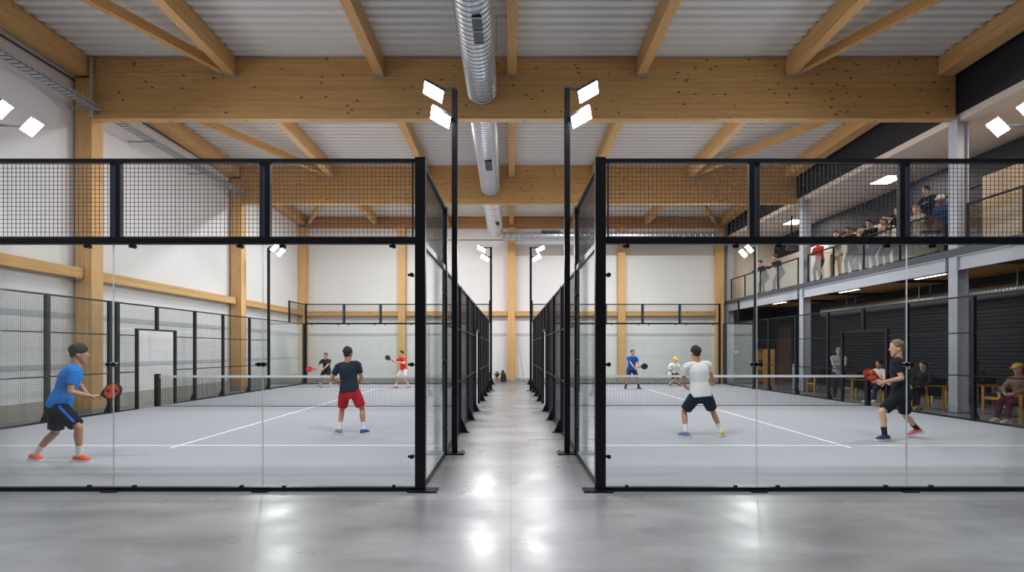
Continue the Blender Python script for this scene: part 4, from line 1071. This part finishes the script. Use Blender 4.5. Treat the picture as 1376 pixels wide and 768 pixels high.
# ------------------------------------------------------------------ spectators in the gallery
FZ = 4.44
def stander(label, x, y, H, fdir, lean=0.12, arms='rail', **kw):
    s = H / 1.78; f = V((fdir[0], fdir[1], 0)).normalized(); sd = V((0, 0, 1)).cross(f)
    fz = kw.pop('fz', FZ)
    pel = V((x, y, fz + .93 * s - lean * .12)) - f * (lean * .45); nk = pel + (V((0, 0, 1)) * math.cos(lean) + f * math.sin(lean)) * .52 * s
    aL = V((x, y, fz + .09 * s)) + sd * .12; aR = V((x, y, fz + .09 * s)) - sd * .13 + f * .05
    if arms == 'rail': hl = V((12.08, y, fz + 1.2)) + sd * .2; hr_ = V((12.08, y, fz + 1.2)) - sd * .2
    elif arms == 'down': hl = pel + sd * .24 - V((0, 0, .12)); hr_ = pel - sd * .24 - V((0, 0, .12))
    elif arms == 'phone': hl = nk + f * .42 + sd * .06 - V((0, 0, .05)); hr_ = nk + f * .42 - sd * .08 - V((0, 0, .05))
    elif arms == 'point': hl = nk + f * .5 + sd * .15 - V((0, 0, .12)); hr_ = nk + f * .3 - sd * .12 - V((0, 0, .3))
    else: hl = nk + f * .24 - sd * .08 - V((0, 0, .3)); hr_ = nk + f * .26 + sd * .08 - V((0, 0, .26))
    lk = kw.pop('look', (f.x, f.y, -.3))
    return person(label, pel, nk, lk, f, aL, aR, f, f - sd * .2, hl, hr_, H=H, elL=sd - V((0, 0, 1)), elR=-sd - V((0, 0, 1)), knL=f, knR=f,
                  voxel=.019, long_pants=True, long_sleeve=kw.pop('ls', True), rootz=fz, **kw)
W_ = (-1, -.25)
def gx(px, X): return X * F / (px - PX)
cr = [
 ('spectator in dark top leaning on the far gallery rail, left one of two', 1024, 12.42, 1.82, W_, .42, 'rail', dict(shirt=(46, 44, 50), pants=(44, 46, 54), hair='brown')),
 ('spectator in dark jacket bending over the far gallery rail, right one of two', 1044, 12.45, 1.86, W_, .45, 'rail', dict(shirt=(34, 36, 42), pants=(62, 66, 76), hair='black')),
 ('spectator in bright red jacket behind the middle steel column', 1100, 12.5, 1.80, W_, .15, 'fold', dict(shirt=(200, 48, 44), pants=(44, 46, 56), hair='black', skin='tan')),
 ('spectator in cream sweater and slim black trousers at the gallery rail', 1124, 12.42, 1.84, (-.7, -.8), .1, 'fold', dict(shirt=(226, 214, 200), pants=(30, 30, 34), hair='brown')),
 ('spectator with dark jacket and blue jeans, right of the cream sweater', 1143, 12.42, 1.84, W_, .2, 'rail', dict(shirt=(36, 38, 50), pants=(50, 62, 88), hair='brown', skin='tan')),
 ('spectator in tan patterned cardigan and grey trousers in the gallery', 1158, 13.05, 1.84, W_, .1, 'phone', dict(shirt=(176, 142, 112), pants=(66, 68, 76), hair='sandy', long_hair=True)),
 ('spectator in black hooded jacket and blue jeans, mid gallery', 1171, 12.42, 1.84, W_, .3, 'point', dict(shirt=(28, 28, 34), pants=(66, 92, 130), hair='brown')),
 ('spectator in pale top and faded jeans, mid gallery behind the rail', 1190, 12.95, 1.9, W_, .2, 'fold', dict(shirt=(226, 196, 176), pants=(70, 92, 126), hair='sandy', long_hair=True)),
 ('spectator in black jacket pointing forward, left of the mesh upright', 1210, 12.5, 1.95, W_, .3, 'point', dict(shirt=(26, 26, 32), pants=(34, 36, 44), hair='black')),
 ('spectator in pale patterned coat right of the mesh upright', 1233, 12.4, 1.72, W_, .2, 'rail', dict(shirt=(186, 176, 166), pants=(110, 90, 74), hair='grey', long_hair=True)),
 ('tall spectator in navy jacket standing above the others, right part of the crowd', 1247, 13.1, 1.92, W_, .05, 'fold', dict(shirt=(34, 40, 62), pants=(30, 32, 40), hair='black')),
 ('spectator in white cap and blue jacket beside the near steel column', 1267, 12.55, 1.80, W_, .15, 'fold', dict(shirt=(40, 72, 128), pants=(30, 34, 50), cap=(232, 232, 234), hair='black', skin='dark')),
]
for lb, px, X, H, fd, ln, ar, kw in cr:
    if px == 1247: kw['fz'] = FZ + .52
    stander(lb, X, gx(px, X), H, fd, ln, ar, shoes=(40, 40, 44), **kw)

yb_ = gx(1247, 13.1)
t = thing('bench', 'low dark bench under the tall spectator in navy jacket', 'bench', (13.1, yb_, FZ))
obj('seat_board', MB().box(12.9, 13.34, yb_ - .3, yb_ + .3, FZ + .47, FZ + .52), M['brown'], t)
for q in (-.25, .2): obj('leg', MB().box(12.94, 13.3, yb_ + q, yb_ + q + .05, FZ - .035, FZ + .47), M['steel_dark'], t)
# ------------------------------------------------------------------ ground floor: chairs, tables, sitters
def chair(label, x, y, rz, group=None, seat_m='black_seat'):
    t = thing('armchair', label, 'chair', (x, y, 0), group)
    c, s_ = math.cos(rz), math.sin(rz)
    R = lambda a, b, z: V((x + a * c - b * s_, y + a * s_ + b * c, z))
    def bb(p, q, w, h, up=(0, 0, 1)): return MB().bar(R(*p), R(*q), w, h, up)
    for i, (a, b) in enumerate(((-.27, -.25), (.27, -.25), (-.27, .25), (.27, .25))):
        obj('leg', bb((a, b, 0), (a, b, .66), .045, .06, (0, 1, 0)), M['yellow_wood'], t)
    for a in (-.27, .27): obj('armrest', bb((a, -.30, .67), (a, .30, .67), .06, .03), M['yellow_wood'], t)
    obj('seat_rail', bb((-.27, -.25, .36), (.27, -.25, .36), .03, .08), M['yellow_wood'], t)
    o = obj('seat', bb((0, -.27, .44), (0, .25, .42), .48, .10), M[seat_m], t); bv = o.modifiers.new('b', 'BEVEL'); bv.width = .025; bv.segments = 3
    o = obj('backrest', bb((0, .24, .42), (0, .33, .90), .50, .07, (0, 1, 0)), M[seat_m], t); bv = o.modifiers.new('b', 'BEVEL'); bv.width = .025; bv.segments = 3
def table(label, x, y, w=.7, d=.7, h=.74):
    t = thing('cafe_table', label, 'table', (x, y, 0))
    obj('tabletop', MB().box(x - w / 2, x + w / 2, y - d / 2, y + d / 2, h - .03, h), M['black'], t)
    obj('pedestal', MB().loft([(x, y, .03), (x, y, h - .03)], [.03, .03], n=12, cap='flat'), M['black'], t)
    obj('foot', MB().bar((x - .25, y, .015), (x + .25, y, .015), .06, .03).bar((x, y - .25, .015), (x, y + .25, .015), .06, .03), M['black'], t)
def sitter(label, x, y, fdir, H=1.75, **kw):
    s = H / 1.78; f = V((fdir[0], fdir[1], 0)).normalized(); sd = V((0, 0, 1)).cross(f)
    pel = V((x, y, .57)); nk = pel + V((0, 0, .51 * s)) + f * .04
    aL = V((x, y, .09 * s)) + sd * .13 + f * .5; aR = V((x, y, .09 * s)) - sd * .13 + f * .48
    hl = pel + f * .32 + sd * .1 + V((0, 0, .12)); hr_ = pel + f * .32 - sd * .1 + V((0, 0, .12))
    return person(label, pel, nk, (f.x, f.y, -.1), f, aL, aR, f, f, hl, hr_, H=H, elL=sd - V((0, 0, .8)), elR=-sd - V((0, 0, .8)), knL=f + V((0, 0, 1)), knR=f + V((0, 0, 1)),
                  voxel=.017, long_pants=True, long_sleeve=True, rootz=0, **kw)
Wd = -math.pi / 2
sx = lambda px, Y: (px - PX) * Y / F
yA = 18.4
chair('yellow wooden armchair with black seat left of the standing grey-haired man', sx(1098, 21.6), 21.6, Wd)
chair('armchair with pale wood frame between the standing man and the near net post', sx(1148, 19.0), 19.0, Wd)
chair('armchair under the man in white jacket, behind the net post', sx(1185, 17.6), 17.6, Wd)
chair('yellow wooden armchair under the woman in dark coat', sx(1246, 15.7), 15.7, Wd)
chair('yellow wooden armchair beside the near steel column, empty', sx(1272, 17.3), 17.3, Wd)
chair('yellow wooden armchair at the right edge behind the mesh fence', sx(1372, 12.6), 12.6, Wd)
chair('yellow armchair left of the right-edge sitter, partly behind the black table', sx(1345, 15.0), 15.0, Wd)
table('black cafe table left of the near steel column', sx(1228, 15.4), 15.4, .55, .55)
table('low black table right of the near steel column with a blue cup', 12.75, 13.75, .55, .7, .56)
table('black cafe table beyond the standing grey-haired man', sx(1075, 23.6), 23.6)
sitter('seated man in white jacket between net post and racket of the player in black', sx(1183, 17.55), 17.55, (-1, -.4), shirt=(222, 214, 204), pants=(44, 58, 92), hair='black', skin='tan', shoes=(220, 220, 224))
sitter('seated woman in dark coat right of the player in black', sx(1243, 15.65), 15.65, (-1, -.3), shirt=(40, 38, 48), pants=(44, 38, 58), hair='brown', long_hair=True, shoes=(190, 160, 60))
sitter('seated person in brown and yellow clothes at the right edge behind the fence', sx(1372, 12.6), 12.6, (-1, -.1), shirt=(150, 120, 100), pants=(100, 40, 70), hair='sandy', shoes=(220, 190, 180), cap=(220, 180, 70))
sitter('dim seated person in dark clothes right of the near steel column', sx(1313, 16.2), 16.2, (-1, -.3), shirt=(34, 30, 36), pants=(26, 26, 32), hair='black', skin='dark', shoes=(40, 40, 40))
chair('dark-lit armchair under the dim sitter right of the near steel column', sx(1313, 16.2), 16.2, Wd)
stander('standing grey-haired man in pale grey shirt behind the gateway of the right fence', sx(1127, 18.9), 18.9, 1.84, (-.5, -1), .1, 'fold', fz=0.0, shirt=(176, 178, 186), pants=(46, 50, 66), hair='grey', shoes=(50, 50, 54), ls=True)
t = thing('cup', 'blue cup on the black table right of the near steel column', 'cup', (12.6, 13.8, .56))
obj('bowl', MB().loft([(12.6, 13.8, .561), (12.6, 13.8, .68)], [.05, .065], n=16, cap='flat'), cloth((60, 110, 190)), t)
obj('handle', MB().loft([(12.53, 13.8, .66), (12.50, 13.8, .62), (12.54, 13.8, .59)], [.008] * 3, n=8), cloth((60, 110, 190)), t)
# shelf unit with timber boxes and pale stand in the far right corner
t = thing('shelving_unit', 'low timber shelving seen through the far right fence, orange-brown', 'shelf', (12.6, 26.4, 0))
obj('side_panel', MB().box(12.35, 12.9, 26.2, 26.24, 0, 1.75), M['yellow_wood'], t); obj('side_panel', MB().box(12.35, 12.9, 26.86, 26.9, 0, 1.75), M['yellow_wood'], t)
for z in (.1, .65, 1.2, 1.71): obj('shelf_board', MB().box(12.35, 12.9, 26.24, 26.86, z, z + .03), M['brown'], t)
t = thing('display_stand', 'pale pedestal stand behind the far glass of the right court', 'stand', (11.35, 27.6, 0))
obj('pole', MB().loft([(11.4, 27.6, .03), (11.4, 27.6, 1.55)], [.09, .08], n=14, cap='flat'), M['steel'], t); obj('tray', MB().box(11.15, 11.65, 27.45, 27.75, 1.55, 1.66), M['steel'], t)
obj('foot', MB().box(11.2, 11.6, 27.4, 27.8, 0, .03), M['steel'], t)
t = thing('bollard', 'short pale post behind the mesh left of the middle steel column', 'post', (sx(1067, 22.9), 22.9, 0))
x_ = sx(1067, 22.9); obj('tube', MB().loft([(x_, 22.9, .02), (x_, 22.9, 1.1)], [.06, .06], n=14, cap='flat'), M['steel'], t); obj('foot_plate', MB().box(x_ - .12, x_ + .12, 22.78, 23.02, 0, .02), M['steel_dark'], t)

# things at the end of the aisle
t = thing('potted_plant', 'small green potted plant at the far end of the aisle, left of the bag', 'plant', (-.74, 28.9, 0))
rs = random.Random(5)
obj('pot', MB().loft([(-.74, 28.9, 0), (-.74, 28.9, .22)], [.11, .15], n=16, cap='flat'), M['plinth'], t)
lf = MB()
for k in range(70):
    a0 = rs.uniform(0, 6.28); e = rs.uniform(.3, 1.35); L_ = rs.uniform(.15, .38)
    p = V((-.74, 28.9, .2 + rs.uniform(0, .12))); d = V((math.cos(a0) * math.cos(e), math.sin(a0) * math.cos(e), math.sin(e)))
    sd = d.cross(V((0, 0, 1))).normalized() * .035; q = p + d * L_
    lf.add([p, p + d * L_ * .5 + sd, q, p + d * L_ * .5 - sd, p + d * L_ * .5 + sd.cross(d) * .3], [(0, 1, 4), (1, 2, 4), (2, 3, 4), (3, 0, 4)])
obj('foliage', lf, M['green'], t)['kind'] = 'stuff'
b_ = MB().loft([(-.40, 28.9, .0), (-.40, 28.9, .2), (-.43, 28.9, .4), (-.44, 28.9, .6)], [(.17, .13), (.16, .13), (.11, .1), (.05, .05)], (1, 0, 0), n=14)
t = thing('duffel_bag', 'dark brown slouching bag on the floor left of the aisle-end column', 'bag', (-.40, 28.9, 0))
obj('bag_body', b_, M['bag'], t, smooth=True); obj('handle', MB().loft([(-.5, 28.9, .42), (-.46, 28.85, .66), (-.38, 28.9, .44)], [.012] * 3, n=8), M['black'], t)
t = thing('broom', 'broom leaning on the far wall right of the aisle-end column', 'broom', (.55, 29.2, 0))
obj('stick', MB().loft([(.72, 29.1, .12), (.36, 29.66, 2.35)], [.02, .02], n=10, cap='flat'), M['galv'], t)
obj('brush', MB().box(.5, .98, 29.02, 29.16, .01, .13), M['steel'], t)
t = thing('fire_extinguisher', 'small dark extinguisher fixed to the left foot of the aisle-end column', 'extinguisher', (-.3, 29.4, 0))
obj('cylinder', MB().loft([(-.32, 29.4, .02), (-.32, 29.4, .34)], [.07, .07], n=14), M['steel_dark'], t, smooth=True); obj('valve', MB().box(-.34, -.3, 29.37, 29.43, .36, .44), M['black'], t)
# ================================================================== camera, light, view
cam = bpy.data.cameras.new('camera'); co = bpy.data.objects.new('camera', cam); COL.objects.link(co)
cam.sensor_width = 36; cam.lens = 36 * F / 1376
cam.shift_x = (688 - PX) / 1376; cam.shift_y = (PY - 384) / 1376
co.location = (0, 0, CH); co.rotation_euler = (math.pi / 2, 0, 0); cam.clip_start = .05; cam.clip_end = 200
SC.camera = co
w = bpy.data.worlds.new('world'); SC.world = w; w.use_nodes = True
bg = w.node_tree.nodes['Background']; bg.inputs[0].default_value = (.86, .92, 1.0, 1); bg.inputs[1].default_value = WORLD
vs_ = SC.view_settings; vs_.view_transform = 'Standard'; vs_.look = 'None'; vs_.exposure = EXPO; vs_.gamma = 1; vs_.use_curve_mapping = False
cy = SC.cycles
cy.use_denoising = True; cy.transparent_max_bounces = 48; cy.max_bounces = 10; cy.diffuse_bounces = 5; cy.sample_clamp_indirect = 6; cy.caustics_reflective = False; cy.caustics_refractive = False
